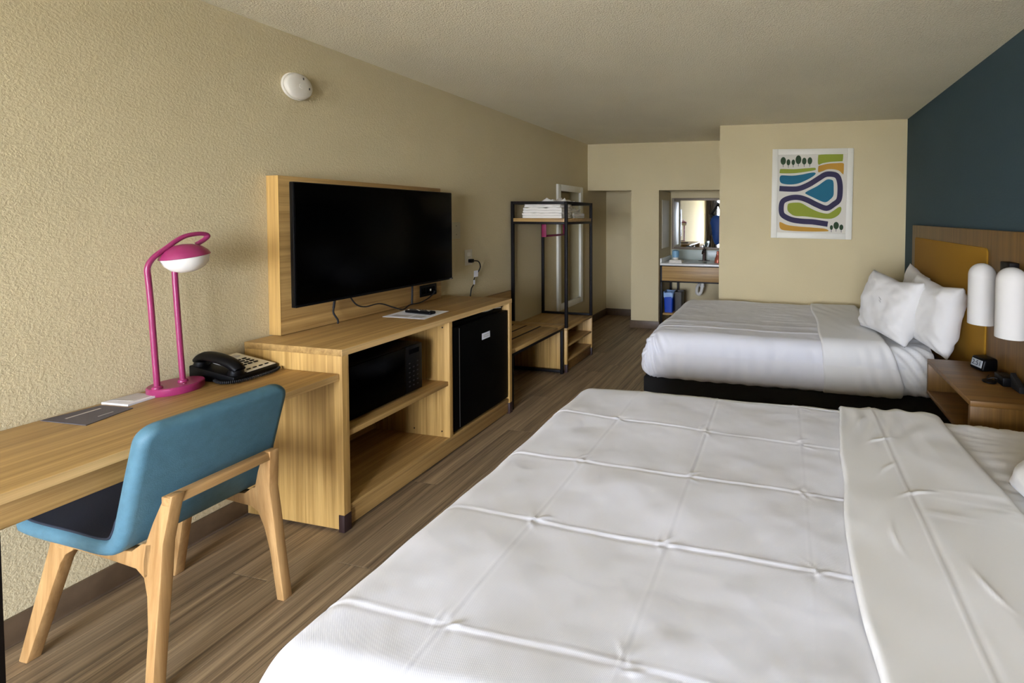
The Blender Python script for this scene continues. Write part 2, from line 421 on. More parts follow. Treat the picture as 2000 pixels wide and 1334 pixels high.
for ya, yb in ((DY0-.0015, DY0+.036), (DY1-.036, DY1+.0015)):
    box('corner_cap', (DX-.030, ya, 0), (DX+.002, yb, .082), 'corner_cap', t, .002)
for (y, x, z) in ((FY-.0285, DX-.05, .795), (FY-.0285, DX-.06, .15), (FY-.0285, DX-.26, .15), (DY1-.0345, DX-.06, .80)):
    o = lathe('screw_cap', [(0, 0), (.005, 0), (.005, .001), (0, .001)], 'screw', t, (x, y, z), 12, (R(90), 0, 0))
for ya in (DY0+.02, DY1-.05):
    box('foot', (XI+.02, ya, 0), (XI+.05, ya+.03, .012), 'corner_cap', t, 0)

# microwave
t = thing('microwave', 'black countertop microwave oven standing on the cabinet shelf', 'microwave', (-2.22, 1.98, .464))
box('body', (-2.40, 1.745, .474), (-2.062, 2.225, .745), 'black', t, .006)
box('door', (-2.064, 1.747, .478), (-2.046, 2.105, .742), 'black_gloss', t, .004)
box('control_panel', (-2.064, 2.108, .478), (-2.048, 2.223, .742), 'black', t, .003)
pn = t.children[-1]
for r_ in range(6):
    for c in range(3):
        if (r_, c) in ((5, 1),): continue
        box('button', (-2.0485, 2.128+c*.028, .51+r_*.026), (-2.0468, 2.128+c*.028+.010, .51+r_*.026+.007), 'key_grey', pn, 0)
box('display', (-2.0485, 2.13, .695), (-2.0468, 2.20, .722), 'lcd' if False else 'black_gloss', pn, 0)
for dx in (-2.37, -2.09):
    for dy in (1.78, 2.19): lathe('foot', [(0, 0), (.012, 0), (.012, .011), (0, .011)], 'black', t, (dx, dy, .464), 12)

# fridge
t = thing('mini_fridge', 'small black fridge with a white sticker in the right cabinet bay', 'fridge', (-2.24, 2.69, .115))
box('body', (-2.50, 2.402, .125), (-2.03, 2.958, .80), 'fridge_black', t, .006)
d = box('door', (-2.025, 2.400, .128), (-1.982, 2.960, .782), 'fridge_black', t, .008)
box('hinge_edge', (-1.9825, 2.448, .14), (-1.9805, 2.4525, .77), 'bin_grey', t, 0)
box('sticker', (-1.9825, 2.668, .637), (-1.9812, 2.752, .680), 'paper', t, 0)
tag(t.children[-1], 'white printed sticker')
for k in range(2): box('print_line', (-1.9815, 2.682, .650+.012*k), (-1.9806, 2.738, .655+.012*k), 'paper_grey', t.children[-1], 0)
for dy in (2.43, 2.92): box('foot', (-2.06, dy, .115), (-2.03, dy+.02, .125), 'black', t, 0)
for dy in (2.43, 2.92): box('foot', (-2.48, dy, .115), (-2.45, dy+.02, .125), 'black', t, 0)
tg = thing('cord_bundle', 'pale looped power cord lying on top of the black fridge', 'cord', (-2.06, 2.86, .80))
tube('cord', smooth_path([(-2.10, 2.74, .808), (-2.04, 2.80, .806), (-2.05, 2.90, .812), (-2.12, 2.93, .806), (-2.10, 2.85, .814), (-2.04, 2.86, .814), (-2.02, 2.93, .806)], 8), .005, 'ivory', tg, 8)

# ------------------------------------------------------------------ TV panel on wall
PY0, PY1, PZ0, PZ1, PX = 1.796, 2.897, .863, 1.679, -2.493
t = thing('tv_wall_panel', 'oak laminate backing panel on the wall behind the television', 'panel', (XL+.04, 2.345, PZ0))
box('board', (XL+.001, PY0, PZ0), (PX, PY1, PZ1), 'oak_y', t, .002)
bd = t.children[-1]
box('end_cap', (XL+.001, PY0-.0012, PZ0+.001), (PX+.0006, PY0+.0002, PZ1-.001), 'oak_z', t, 0)
mp_ = box('socket_plate', (PX, 2.690, .900), (PX+.006, 2.842, .982), 'black', t, .002)
for k in range(3): box('socket', (PX+.006, 2.703+k*.045, .920), (PX+.0085, 2.703+k*.045+.034, .962), 'black_gloss', mp_, .001)
box('usb_port', (PX+.0085, 2.775, .934), (PX+.0095, 2.787, .948), 'ivory', mp_, 0)

# television
TX, TY0, TY1, TZ0, TZ1 = -2.411, 1.808, 2.918, 1.005, 1.648
t = thing('television', 'large flat black television on the oak wall panel', 'television', (TX, 2.363, TZ0))
box('housing', (TX-.030, TY0, TZ0), (TX-.004, TY1, TZ1), 'black', t, .004)
box('rear_bulge', (TX-.062, TY0+.18, TZ0+.06), (TX-.028, TY1-.18, TZ0+.42), 'black_matte', t, .01)
box('screen', (TX-.005, TY0+.006, TZ0+.014), (TX, TY1-.006, TZ1-.006), 'black_gloss', t, .001)
box('bezel_edge', (TX-.004, TY0+.001, TZ0+.0005), (TX+.001, TY1-.001, TZ0+.010), 'black', t, .001)
box('badge', (TX+.001, TY1-.035, TZ0+.003), (TX+.0015, TY1-.012, TZ0+.007), 'paper_grey', t, 0)
box('wall_bracket', (PX, 2.25, 1.20), (TX-.06, 2.48, 1.42), 'metal_black', t, .003)
# television leads
z0 = DZ
t = thing('power_lead', 'thin black lead drooping from the television to the black socket plate', 'cable', (PX+.05, 2.4, DZ))
tube('cord', smooth_path([(-2.455, 2.13, 1.02), (-2.45, 2.17, .955), (-2.45, 2.23, .928), (-2.44, 2.32, .930), (-2.42, 2.40, .892), (-2.41, 2.46, .866), (-2.43, 2.54, .880), (-2.45, 2.65, .875), (-2.47, 2.75, .890), (-2.48, 2.815, .918)], 8), .0042, 'black_matte', t, 8)
box('plug', (-2.488, 2.806, .912), (-2.472, 2.828, .932), 'black', t, .003)
t = thing('short_lead', 'short black lead hanging below the television near its left end', 'cable', (PX+.04, 2.02, DZ))
tube('cord', smooth_path([(-2.45, 2.045, 1.02), (-2.455, 2.04, .96), (-2.45, 2.035, .93), (-2.44, 2.05, .89), (-2.44, 2.05, .868)], 8), [.006]*9+[.0045]*24, 'black_matte', t, 8)
t = thing('cable_end', 'straight black cable hanging below the television near its middle', 'cable', (PX+.04, 2.56, DZ))
tube('cord', [(-2.452, 2.585, 1.02), (-2.452, 2.583, .94), (-2.452, 2.58, .872)], .006, 'black_matte', t, 8)

# sheet and remote on the cabinet
t = thing('information_sheet', 'white printed sheet lying on the tv cabinet under a remote', 'paper', (-2.235, 2.39, DZ))
prism('page', [(-2.375, 2.275), (-2.075, 2.275), (-2.10, 2.505), (-2.395, 2.500)], DZ+.0004, DZ+.0016, 'z', 'paper', t, smooth=None)
pg = t.children[-1]
box('print_block', (-2.20, 2.30, DZ+.0016), (-2.12, 2.345, DZ+.0019), 'paper_grey', pg, 0)
box('print_block', (-2.34, 2.30, DZ+.0016), (-2.22, 2.34, DZ+.0019), 'ink_light', pg, 0)
t = thing('remote_control', 'black remote control lying on the printed sheet', 'remote', (-2.225, 2.405, DZ+.002), R(-6))
bm = bmesh.new(); add_box(bm, (-.105, -.023, 0), (.105, .023, .019), .008, 3); bm_obj('case', bm, 'black', t, (0, 0, 0), 40)
for i in range(8):
    for j in range(3):
        bm = bmesh.new(); add_box(bm, (-.088+i*.022, -.016+j*.012, .0185), (-.076+i*.022, -.009+j*.012, .0205), .0008, 1)
        bm_obj('key', bm, 'bin_grey' if (i+j) % 4 else 'ivory', t, (0, 0, 0))

# ------------------------------------------------------------------ desk
DKZ, DKX = .748, -1.992
t = thing('desk', 'wall mounted oak laminate desk beside the tv cabinet', 'desk', (-2.28, 1.2, 0))
box('desktop', (XL+.002, .70, DKZ-.030), (DKX, DY0-.002, DKZ), 'oak_y', t)
box('edge_band', (DKX-.001, .7005, DKZ-.0295), (DKX+.0015, DY0-.0025, DKZ-.0005), 'oak_edge', t, 0)
box('apron', (DKX-.060, .715, DKZ-.110), (DKX-.032, 1.30, DKZ-.030), 'oak_y', t)
tag(box('leg', (-2.075, .712, 0), (DKX-.012, .762, DKZ-.105), 'metal_black', t, .003), 'black metal leg')
box('wall_cleat', (XL+.002, .75, DKZ-.09), (XL+.03, DY0-.02, DKZ-.030), 'oak_y', t, 0)

# ------------------------------------------------------------------ desk chair
t = thing('desk_chair', 'blue upholstered chair with light wooden legs tucked at the desk', 'chair', (-2.15, 1.155, 0))
CXo = -2.15
def loft(name, path, halfw, thick, off, mat, inset=0, r=.02):
    """sheet following a side-view path (x, z); off moves it along the path normal"""
    P = smooth_path([(x-CXo, 0, z) for x, z in path], 7); n = len(P); bm = bmesh.new(); rings = []
    L = [0]
    for a, b_ in zip(P, P[1:]): L.append(L[-1]+(b_-a).length)
    for i, p in enumerate(P):
        tn = (P[min(i+1, n-1)]-P[max(i-1, 0)]).normalized(); nn = Vector((-tn.z, 0, tn.x))
        de = L[-1]-L[i]; ds = L[i]
        hw = halfw-inset
        rc = .055
        if de < rc: hw -= rc - math.sqrt(max(rc*rc-(rc-de)**2, 0))
        if ds < .04: hw -= (.04 - math.sqrt(max(.04**2-(.04-ds)**2, 0)))*.8
        th_ = thick
        e = min(de, ds)
        if e < thick/2: th_ = 2*math.sqrt(max((thick/2)**2-(thick/2-e)**2, 1e-7))
        rr = min(r, th_/2*.95)
        rings.append([bm.verts.new(p + nn*(off+q[1]) + Vector((0, q[0], 0))) for q in rrect(-hw, hw, -th_/2, th_/2, rr, 4)])
    m_ = len(rings[0])
    for A, B in zip(rings, rings[1:]):
        for k in range(m_): bm.faces.new([A[k], A[(k+1) % m_], B[(k+1) % m_], B[k]])
    bm.faces.new(rings[0][::-1]); bm.faces.new(rings[-1])
    return bm_obj(name, bm, mat, t, (0, 0, 0), 50)
cpath = [(-2.452, .468), (-2.35, .455), (-2.18, .450), (-2.06, .446), (-2.005, .458), (-1.972, .505), (-1.950, .575), (-1.915, .690), (-1.885, .785), (-1.868, .842)]
loft('shell', cpath, .205, .056, 0, 'blue_fabric', 0, .024)
loft('seat_pad', [(-2.425, .465)]+cpath[1:7], .205, .008, .028, 'navy_fabric', .008, .003)
tag(t.children[-1], 'dark navy seat pad')
def leg(name, poly, sg, ythick=.032):
    """side-view polygon (x, z) extruded in y; splayed outwards towards the floor"""
    bm = bmesh.new(); f = []
    def yo(z): return .200 - .048*min(z, .61)/.6
    A = [bm.verts.new((x-CXo, sg*yo(z), z)) for x, z in poly]; B = [bm.verts.new((x-CXo, sg*(yo(z)-ythick), z)) for x, z in poly]
    bm.faces.new(A); bm.faces.new(B[::-1])
    for k in range(len(A)): bm.faces.new([A[k], A[(k+1) % len(A)], B[(k+1) % len(A)], B[k]])
    bmesh.ops.recalc_face_normals(bm, faces=bm.faces)
    es = [e for e in bm.edges if e.calc_face_angle(0) > R(60)]
    bmesh.ops.bevel(bm, geom=es, offset=.004, segments=2, profile=.5, affect='EDGES')
    return bm_obj(name, bm, 'beech', t, (0, 0, 0), 30)
rear = [(-1.884, 0), (-1.850, 0), (-1.850, .044), (-1.853, .20), (-1.853, .358), (-1.856, .46), (-1.832, .61), (-1.866, .606), (-1.905, .52), (-1.928, .455), (-1.932, .40), (-1.925, .355), (-1.905, .30), (-1.890, .20)]
front = [(-2.452, 0), (-2.412, 0), (-2.296, .338), (-2.276, .368), (-2.245, .386), (-2.235, .420), (-2.345, .426)]
rail = [(-2.30, .395), (-2.24, .391), (-2.064, .382), (-1.96, .374), (-1.92, .350), (-1.905, .36), (-1.90, .46), (-1.945, .452), (-1.985, .424), (-2.06, .418), (-2.30, .424)]
for sg in (-1, 1):
    leg('leg', rear, sg); leg('leg', front, sg); leg('side_rail', rail, sg, .030)
bm = bmesh.new(); add_box(bm, (-1.874-CXo, -.154, .575), (-1.838-CXo, .154, .606), .004); bm_obj('back_rail', bm, 'beech_y', t, (0, 0, 0), 30)
bm = bmesh.new(); add_box(bm, (-2.33-CXo, -.17, .385), (-2.29-CXo, .17, .415), .003); bm_obj('cross_rail', bm, 'beech_y', t, (0, 0, 0), 30)

# brochure, envelope
t = thing('brochure', 'flat charcoal card with a pale printed line lying on the desk', 'brochure', (-2.47, 1.135, DKZ))
prism('cover', [(-2.553, 1.060), (-2.345, 1.070), (-2.385, 1.205), (-2.535, 1.195)], DKZ+.0004, DKZ+.0030, 'z', 'brochure', t, smooth=None)
cv = t.children[-1]
prism('title_line', [(-2.492, 1.088), (-2.482, 1.088), (-2.490, 1.175), (-2.500, 1.175)], DKZ+.003, DKZ+.0034, 'z', 'ink_light', cv, smooth=None)
prism('small_print', [(-2.405, 1.125), (-2.400, 1.125), (-2.405, 1.165), (-2.410, 1.165)], DKZ+.003, DKZ+.0034, 'z', 'paper_grey', cv, smooth=None)
t = thing('notepad', 'small white notepad with grey cover lying on the desk beside the lamp', 'notepad', (-2.49, 1.25, DKZ))
prism('pages', [(-2.553, 1.205), (-2.425, 1.212), (-2.440, 1.310), (-2.545, 1.300)], DKZ+.0004, DKZ+.008, 'z', 'paper', t, smooth=None)
pg = t.children[-1]
prism('printed_cover', [(-2.550, 1.225), (-2.450, 1.240), (-2.450, 1.306), (-2.545, 1.297)], DKZ+.008, DKZ+.0088, 'z', 'paper_grey', pg, smooth=None)

# ------------------------------------------------------------------ desk lamp (two posts on a round base, tilted opal dome)
LX, LY = -2.462, 1.372
t = thing('desk_lamp', 'magenta two post desk lamp with white opal dome', 'lamp', (LX, LY, DKZ))
lathe('base', [(0, 0), (.080, 0), (.082, .003), (.082, .028), (.079, .031), (0, .031)], 'pink', t, (LX, LY, DKZ), 48)
bs = t.children[-1]
lathe('switch', [(0, 0), (.007, 0), (.006, .004), (0, .004)], 'pink_rail', bs, (LX+.045, LY+.0, DKZ+.031), 14)
PXL = -2.452
foot1 = Vector((PXL, 1.309, DKZ+.03)); foot2 = Vector((PXL, 1.388, DKZ+.03))
for p in (foot1, foot2): lathe('ferrule', [(0, 0), (.016, 0), (.0155, .008), (.011, .012), (0, .012)], 'pink', t, p, 20)
tube('post', smooth_path([foot1, (PXL, 1.303, .95), (PXL, 1.297, 1.12), (PXL, 1.291, 1.235)], 6)[:-1] + smooth_path([(PXL, 1.291, 1.235), (PXL, 1.290, 1.262), (PXL, 1.297, 1.288), (PXL, 1.316, 1.315), (PXL, 1.350, 1.345), (PXL, 1.382, 1.373),
      (PXL, 1.412, 1.390), (PXL, 1.450, 1.397), (PXL, 1.475, 1.394), (PXL, 1.482, 1.385), (PXL, 1.470, 1.370), (PXL, 1.445, 1.352)], 6), .0092, 'pink', t, 14)
tube('post', [foot2, (PXL, 1.381, .95), (PXL, 1.372, 1.20), (PXL, 1.371, 1.27)], .0092, 'pink', t, 14)
hood = Vector((PXL+.012, 1.398, 1.305))
lathe('hood', [(0, .052), (.03, .047), (.055, .034), (.070, .016), (.076, 0), (.073, -.002), (.065, .008), (.045, .026), (0, .040)], 'pink', t, hood, 40, (R(9), R(-2), 0))
lathe('diffuser', [(0, -.068), (.025, -.065), (.048, -.053), (.064, -.032), (.0725, -.003), (.072, .003), (0, .003)], 'opal', t, hood, 40, (R(9), R(-2), 0))

# ------------------------------------------------------------------ telephone
t = thing('telephone', 'black corded desk telephone with white keypad face beside the lamp', 'telephone', (-2.430, 1.552, DKZ), R(6))
# local: x towards the room, y along the wall; wedge sloping down to the room side
def wedge(name, x0, x1, y0, y1, zb, z0, z1, mat, par, bev=.004):
    bm = bmesh.new(); add_box(bm, (x0, y0, zb), (x1, y1, zb+1))
    for v in bm.verts:
        if v.co.z > zb+.5: v.co.z = z0 if v.co.x < (x0+x1)/2 else z1
    if bev: bmesh.ops.bevel(bm, geom=list(bm.edges), offset=bev, segments=2, profile=.5, affect='EDGES')
    return bm_obj(name, bm, mat, par, (0, 0, 0), 40)
wedge('body', -.115, .105, -.085, .105, .003, .070, .026, 'black', t)
def face_z(x): return .070 + (x+.115)/.220*(.026-.070)
bm = bmesh.new(); pts = [(-.108, -.025), (.098, -.025), (.098, .100), (-.108, .100)]
lo_ = [bm.verts.new((x, y, face_z(x)+.0002)) for x, y in pts]; hi_ = [bm.verts.new((x, y, face_z(x)+.0022)) for x, y in pts]
bm.faces.new(hi_); bm.faces.new(lo_[::-1])
for i in range(4): bm.faces.new([lo_[i], lo_[(i+1) % 4], hi_[(i+1) % 4], hi_[i]])
fp = bm_obj('face_plate', bm, 'white_plastic', t)
def key(x, y, w, h, mat='black'):
    bm = bmesh.new(); add_box(bm, (x-w/2, y-h/2, face_z(x)+.001), (x+w/2, y+h/2, face_z(x)+.006), .001, 1); bm_obj('key', bm, mat, fp)
for i in range(4):
    for j in range(3): key(-.030+i*.020, .020+j*.024, .011, .015)
for j in range(4): key(.078, -.002+j*.026, .008, .014)
key(-.075, .04, .030, .075, 'paper_grey')
# handset lying on the left of the cradle
bm = bmesh.new()
pth = smooth_path([(-.105, -.055, .086), (-.07, -.055, .104), (0, -.055, .096), (.06, -.055, .076), (.098, -.055, .048)], 6)
add_tube(bm, pth, [.017+.004*math.sin(math.pi*k/(len(pth)-1)) for k in range(len(pth))], 12)
for v in bm.verts: v.co.y = -.055 + (v.co.y+.055)*1.35
hs = bm_obj('handset', bm, 'black', t, (0, 0, 0), 60)
for xx, zz, tl in ((-.088, .072, -10), (.080, .040, -10)):
    bm = bmesh.new(); add_lathe(bm, [(0, -.016), (.026, -.016), (.028, -.006), (.024, .012), (0, .016)], 20, center=(0, 0, 0))
    o = bm_obj('ear_cap' if xx < 0 else 'mouth_cap', bm, 'black', hs, (xx, -.055, zz), 50); o.rotation_euler = (0, R(-tl), 0)
# coiled cord in front of the phone
base = smooth_path([(.02, -.092, .012), (.07, -.105, .010), (.115, -.085, .009), (.135, -.04, .009), (.140, .02, .009), (.136, .07, .009), (.118, .098, .010)], 40)
hel = []
for k, p in enumerate(base):
    tn = (base[min(k+1, len(base)-1)]-base[max(k-1, 0)]).normalized(); sd = Vector((0, 0, 1)).cross(tn).normalized(); a = k*1.25
    hel.append(p + sd*.0052*math.cos(a) + Vector((0, 0, .0052*math.sin(a))))
tube('coiled_cord', [h + t.location*0 for h in hel], .0021, 'black_matte', t, 5, org=(0, 0, 0))

# ------------------------------------------------------------------ wall items
t = thing('smoke_detector', 'round white smoke detector high on the left wall', 'smoke detector', (XL, 1.945, 2.168))
lathe('base_ring', [(0, 0), (.072, 0), (.072, .010), (.070, .012), (0, .012)], 'white_plastic', t, t.location, 48, (0, R(90), 0))
lathe('cover', [(0, .012), (.066, .012), (.068, .018), (.066, .030), (.060, .036), (.03, .040), (0, .040)], 'white_plastic', t, t.location, 48, (0, R(90), 0))
cvr = t.children[-1]
for dy, dz in ((.042, -.004), (.012, .042)):
    box('indicator_slot', (XL+.0375, 1.945+dy-.002, 2.168+dz-.006), (XL+.0405, 1.945+dy+.003, 2.168+dz+.006), 'bin_grey', t, 0)
lathe('test_button', [(0, 0), (.012, 0), (.011, .0025), (0, .0025)], 'white_plastic', t, (XL+.039, 1.945, 2.168), 20, (0, R(90), 0))
t = thing('blank_wall_plate', 'blank painted wall plate just right of the television', 'wall plate', (XL, 3.145, 1.36))
box('plate', (XL, 3.100, 1.293), (XL+.006, 3.192, 1.425), 'painted_plate', t, .003)
for z in (1.325, 1.395): lathe('screw', [(0, 0), (.004, 0), (.003, .001), (0, .001)], 'bin_grey', t, (XL+.006, 3.146, z), 10, (0, R(90), 0))
t = thing('wall_outlet', 'ivory wall outlet with a black plug above the tv cabinet', 'outlet', (XL, 3.288, 1.13))
box('plate', (XL, 3.245, 1.064), (XL+.006, 3.332, 1.194), 'ivory', t, .003)
for z in (1.155, 1.102): box('socket', (XL+.006, 3.270, z-.016), (XL+.009, 3.308, z+.016), 'white_plastic', t, .002)
t = thing('fridge_cord', 'black power cord with a white tag plugged into the outlet', 'cord', (XL, 3.30, DZ))
box('plug', (XL+.0095, 3.272, 1.086), (XL+.045, 3.306, 1.116), 'black', t, .005)
tube('cord', smooth_path([(XL+.04, 3.30, 1.10), (XL+.055, 3.345, 1.09), (XL+.05, 3.375, 1.04), (XL+.03, 3.36, .985), (XL+.02, 3.335, .945), (XL+.02, 3.33, .90), (XL+.02, 3.30, .865), (XL+.02, 3.285, .80)], 8), .0045, 'black', t, 8)
o = box('tag', (XL+.044, 3.30, .962), (XL+.0455, 3.352, 1.015), 'paper', t, 0); tag(o, 'white paper tag')
box('tag', (XL+.032, 3.31, .898), (XL+.033, 3.328, .935), 'paper', t, 0)

# ------------------------------------------------------------------ luggage bench
t = thing('luggage_bench', 'slatted oak luggage bench on black steel frame', 'bench', (-2.26, 3.43, 0))
BX, BY0, BY1, BZ = -1.985, 3.012, 3.856, .466
# bench top split by three slots: four slats joined at the ends
xs = [XL+.03, -2.44, -2.30, -2.16, BX]
for i in range(4): box('slat', (xs[i]+(.010 if i else 0), BY0+.05, BZ-.030), (xs[i+1]-(.010 if i < 3 else 0), BY1-.13, BZ), 'oak_y', t, .0015)
for i in (1, 2, 3): box('slot_shade_strip', (xs[i]-.0095, BY0+.051, BZ-.028), (xs[i]+.0095, BY1-.131, BZ+.001), 'black_matte', t, 0)  # black strips put in to give the open slots their dark shade
for a, b_ in ((BY0, BY0+.05), (BY1-.13, BY1)): box('end_board', (XL+.03, a, BZ-.030), (BX, b_, BZ), 'oak_y', t, .0015)
for x in (XL+.04, BX-.03):
    for y in (BY0+.01, BY1-.035): box('leg', (x, y, 0), (x+.025, y+.025, BZ-.055), 'metal_black', t, .002)
for x in (XL+.04, BX-.03): box('frame_rail', (x, BY0+.01, BZ-.055), (x+.025, BY1-.01, BZ-.030), 'metal_black', t, .002)
for y in (BY0+.01, BY1-.035):
    box('cross_rail', (XL+.065, y, BZ-.055), (BX-.03, y+.025, BZ-.030), 'metal_black', t, .002)
    box('floor_rail', (XL+.065, y, .012), (BX-.03, y+.025, .037), 'metal_black', t, .002)
t = thing('bench_backboard', 'oak laminate board on the wall above the luggage bench', 'panel', (XL+.012, 3.45, .56))
box('board', (XL+.001, BY0+.005, .56), (XL+.024, 3.858, .762), 'oak_y', t)

# ------------------------------------------------------------------ wardrobe rack
t = thing('wardrobe_rack', 'open black steel wardrobe rack with oak shelf and low shoe cabinet', 'wardrobe', (-2.25, 4.155, 0))
RX, RY0, RY1, RZ, CZ = -1.968, 3.868, 4.450, 1.617, .422
XB = XL+.016; pw = .026
cb = box('cabinet_top', (XB, RY0, CZ-.022), (RX, RY1, CZ), 'oak_y', t)
box('side_panel', (XB, RY0, .02), (RX, RY0+.022, CZ-.022), 'oak_z', t)
box('side_panel', (XB, RY1-.022, .02), (RX, RY1, CZ-.022), 'oak_z', t)
box('cabinet_back', (XB, RY0+.022, .02), (XB+.012, RY1-.022, CZ-.022), 'oak_y', t, 0)
box('cabinet_shelf', (XB+.012, RY0+.022, .240), (RX-.004, RY1-.022, .258), 'oak_y', t)
box('cabinet_bottom', (XB+.012, RY0+.022, .098), (RX-.004, RY1-.022, .118), 'oak_y', t)
box('plinth', (RX-.03, RY0+.022, .012), (RX-.010, RY1-.022, .098), 'walnut_x', t)
for ya in (RY0-.001, RY1-.024): box('corner_cap', (RX-.028, ya, 0), (RX+.002, ya+.025, .078), 'corner_cap', t, .002)
for ya in (RY0+.01, RY1-.04): box('foot', (XB+.02, ya, 0), (XB+.05, ya+.03, .02), 'corner_cap', t, 0)
for x in (XB, RX-pw):
    for y in (RY0, RY1-pw): box('post', (x, y, CZ), (x+pw, y+pw, RZ), 'metal_black', t, .002)
for z, hgt in ((RZ-.028, .028), (1.400, .024), (CZ, .022)):
    for y in (RY0, RY1-pw):
        if z < 1 and y == RY0: continue
        box('rail', (XB+pw, y+.001, z), (RX-pw, y+pw-.001, z+hgt), 'metal_black', t, .002)
    for x in (XB, RX-pw):
        if z < 1: continue
        box('rail', (x+.001, RY0+pw, z), (x+pw-.001, RY1-pw, z+hgt), 'metal_black', t, .002)
box('shelf', (XB+.004, RY0+.004, 1.424), (RX-.004, RY1-.004, 1.456), 'oak_x', t)
hr = thing('hanging_rail', None, None, (-2.25, 4.16, 1.28)); hr.parent = t; hr.location = Vector((-2.25, 4.16, 1.28)) - t.location
for k in list(hr.keys()): del hr[k]
for y in (3.945, 4.375): box('strap', (-2.27, y, 1.275), (-2.222, y+.006, 1.424), 'pink_rail', hr, .001, org=hr.location+t.location)
box('bar', (-2.26, 3.951, 1.275), (-2.235, 4.375, 1.293), 'pink_rail', hr, .002, org=hr.location+t.location)
tag(hr, 'magenta hanging rail under the shelf')

# folded towels on the rack shelf
def towel(name, x0, x1, y0, y1, z0, h, seed, label, rz=0, layers=2, group='white towels on the rack shelf', wob=.006):
    cx, cy = (x0+x1)/2, (y0+y1)/2
    t = thing(name, label, 'towel', (cx, cy, z0), rz, group)
    hw, hd = (x1-x0)/2, (y1-y0)/2; lh = h/layers
    for l in range(layers):
        nu, nv = 28, 40; bm = bmesh.new()
        add_box(bm, (-hw, -hd, l*lh), (hw, hd, (l+1)*lh), 0)
        bmesh.ops.subdivide_edges(bm, edges=list(bm.edges), cuts=9, use_grid_fill=True)
        bmesh.ops.recalc_face_normals(bm, faces=bm.faces)
        for v in bm.verts:
            q = Vector((v.co.x/hw, v.co.y/hd, (v.co.z-(l+.5)*lh)/(lh/2)))
            e = max(abs(q.x), abs(q.y))
            rr = lh*.5
            if abs(q.z) > .5:
                v.co.x -= math.copysign(max(0, abs(v.co.x)-(hw-rr*.55))*.6*abs(q.z)**3, v.co.x); v.co.y -= math.copysign(max(0, abs(v.co.y)-(hd-rr*.55))*.6*abs(q.z)**3, v.co.y)
            nz = math.sin(v.co.x*31+seed*2.1)*math.cos(v.co.y*27+seed) + .6*math.sin(v.co.x*63+v.co.y*51+seed*3)
            v.co.z += nz*wob*(v.co.z/h+.15)
            v.co.x += .5*wob*math.sin(v.co.y*40+seed*5+v.co.z*60); v.co.y += .5*wob*math.sin(v.co.x*37+seed*3+v.co.z*50)
            v.co.z = max(v.co.z, .0005 if l == 0 else l*lh*.9)
        bm_obj('fold', bm, 'terry', t, (0, 0, 0), 60)
    return t
towel('bath_towel', -2.46, -2.045, 3.915, 4.115, 1.456, .052, 1, 'lowest folded white towel of the stack at the near end of the rack shelf')
towel('bath_towel', -2.455, -2.05, 3.92, 4.11, 1.509, .050, 2, 'middle folded white towel of the stack at the near end of the rack shelf')
towel('bath_towel', -2.44, -2.06, 3.925, 4.11, 1.560, .040, 3, 'rumpled top towel of the stack at the near end of the rack shelf', wob=.012)
towel('bath_towel', -2.50, -2.04, 4.17, 4.40, 1.456, .046, 4, 'lowest folded white towel of the stack at the far end of the rack shelf', layers=2)
towel('bath_towel', -2.49, -2.07, 4.17, 4.37, 1.503, .044, 5, 'upper folded white towel of the stack at the far end of the rack shelf', wob=.010)
towel('hand_towel', -2.40, -2.14, 4.15, 4.35, 1.549, .085, 6, 'bunched white towel peeking above the top bar of the rack', layers=2, wob=.022)

# ------------------------------------------------------------------ wall mirror
t = thing('wall_mirror', 'tall white framed mirror on the wall behind the wardrobe rack', 'mirror', (XL, 5.11, .36))
m0, m1, z0, z1, fw = 4.78, 5.45, .36, 1.85, .075
for nm, a, b_, c, d_ in (('stile', m0, m0+fw, z0, z1), ('stile', m1-fw, m1, z0, z1), ('rail', m0+fw, m1-fw, z0, z0+fw), ('rail', m0+fw, m1-fw, z1-fw, z1)):
    box(nm, (XL+.001, a, c), (XL+.030, b_, d_), 'white_paint', t, .006)
box('glass', (XL+.004, m0+fw-.01, z0+fw-.01), (XL+.014, m1-fw+.01, z1-fw+.01), 'mirror', t, 0)

# ------------------------------------------------------------------ framed picture
PXA, PXB, PZA, PZB = -.112, .678, 1.265, 2.172
t = thing('framed_picture', 'white framed abstract landscape print with winding indigo road', 'picture', ((PXA+PXB)/2, YB, PZA))
t.rotation_euler = (0, R(.55), 0)
YP = YB-.032; ORG = t.location
def loc2(x, z): return (x-ORG.x, z-ORG.z)
fw = .058
for nm, a, b_, c, d_ in (('stile', PXA, PXA+fw, PZA, PZB), ('stile', PXB-fw, PXB, PZA, PZB), ('rail', PXA+fw, PXB-fw, PZA, PZA+fw), ('rail', PXA+fw, PXB-fw, PZB-fw, PZB)):
    box(nm, (a, YP, c), (b_, YB-.001, d_), 'white_paint', t, .003)
cvs = box('print', (PXA+fw-.005, YB-.022, PZA+fw-.005), (PXB-fw+.005, YB-.010, PZB-fw+.005), 'art_paper', t, 0)
def zc(p): return Vector((PXA+(p[0]-168)/1003*(PXB-PXA), 0, PZB-(p[1]-140)/1102*(PZB-PZA)))
def art(name, outline, mat, lift=0, smooth=4, closed=True):
    pts = smooth_path([zc(p) for p in outline], smooth, True)
    bm = bmesh.new(); y = YB-.0225-lift
    a = [bm.verts.new((p.x, y, p.z)) for p in pts]; b = [bm.verts.new((p.x, y+.0004, p.z)) for p in pts]
    bm.faces.new(a); bm.faces.new(b[::-1])
    for i in range(len(a)): bm.faces.new([a[i], a[(i+1) % len(a)], b[(i+1) % len(a)], b[i]])
    org = parent_loc(cvs)
    for v in bm.verts: v.co -= org
    bm_obj(name, bm, mat, cvs)
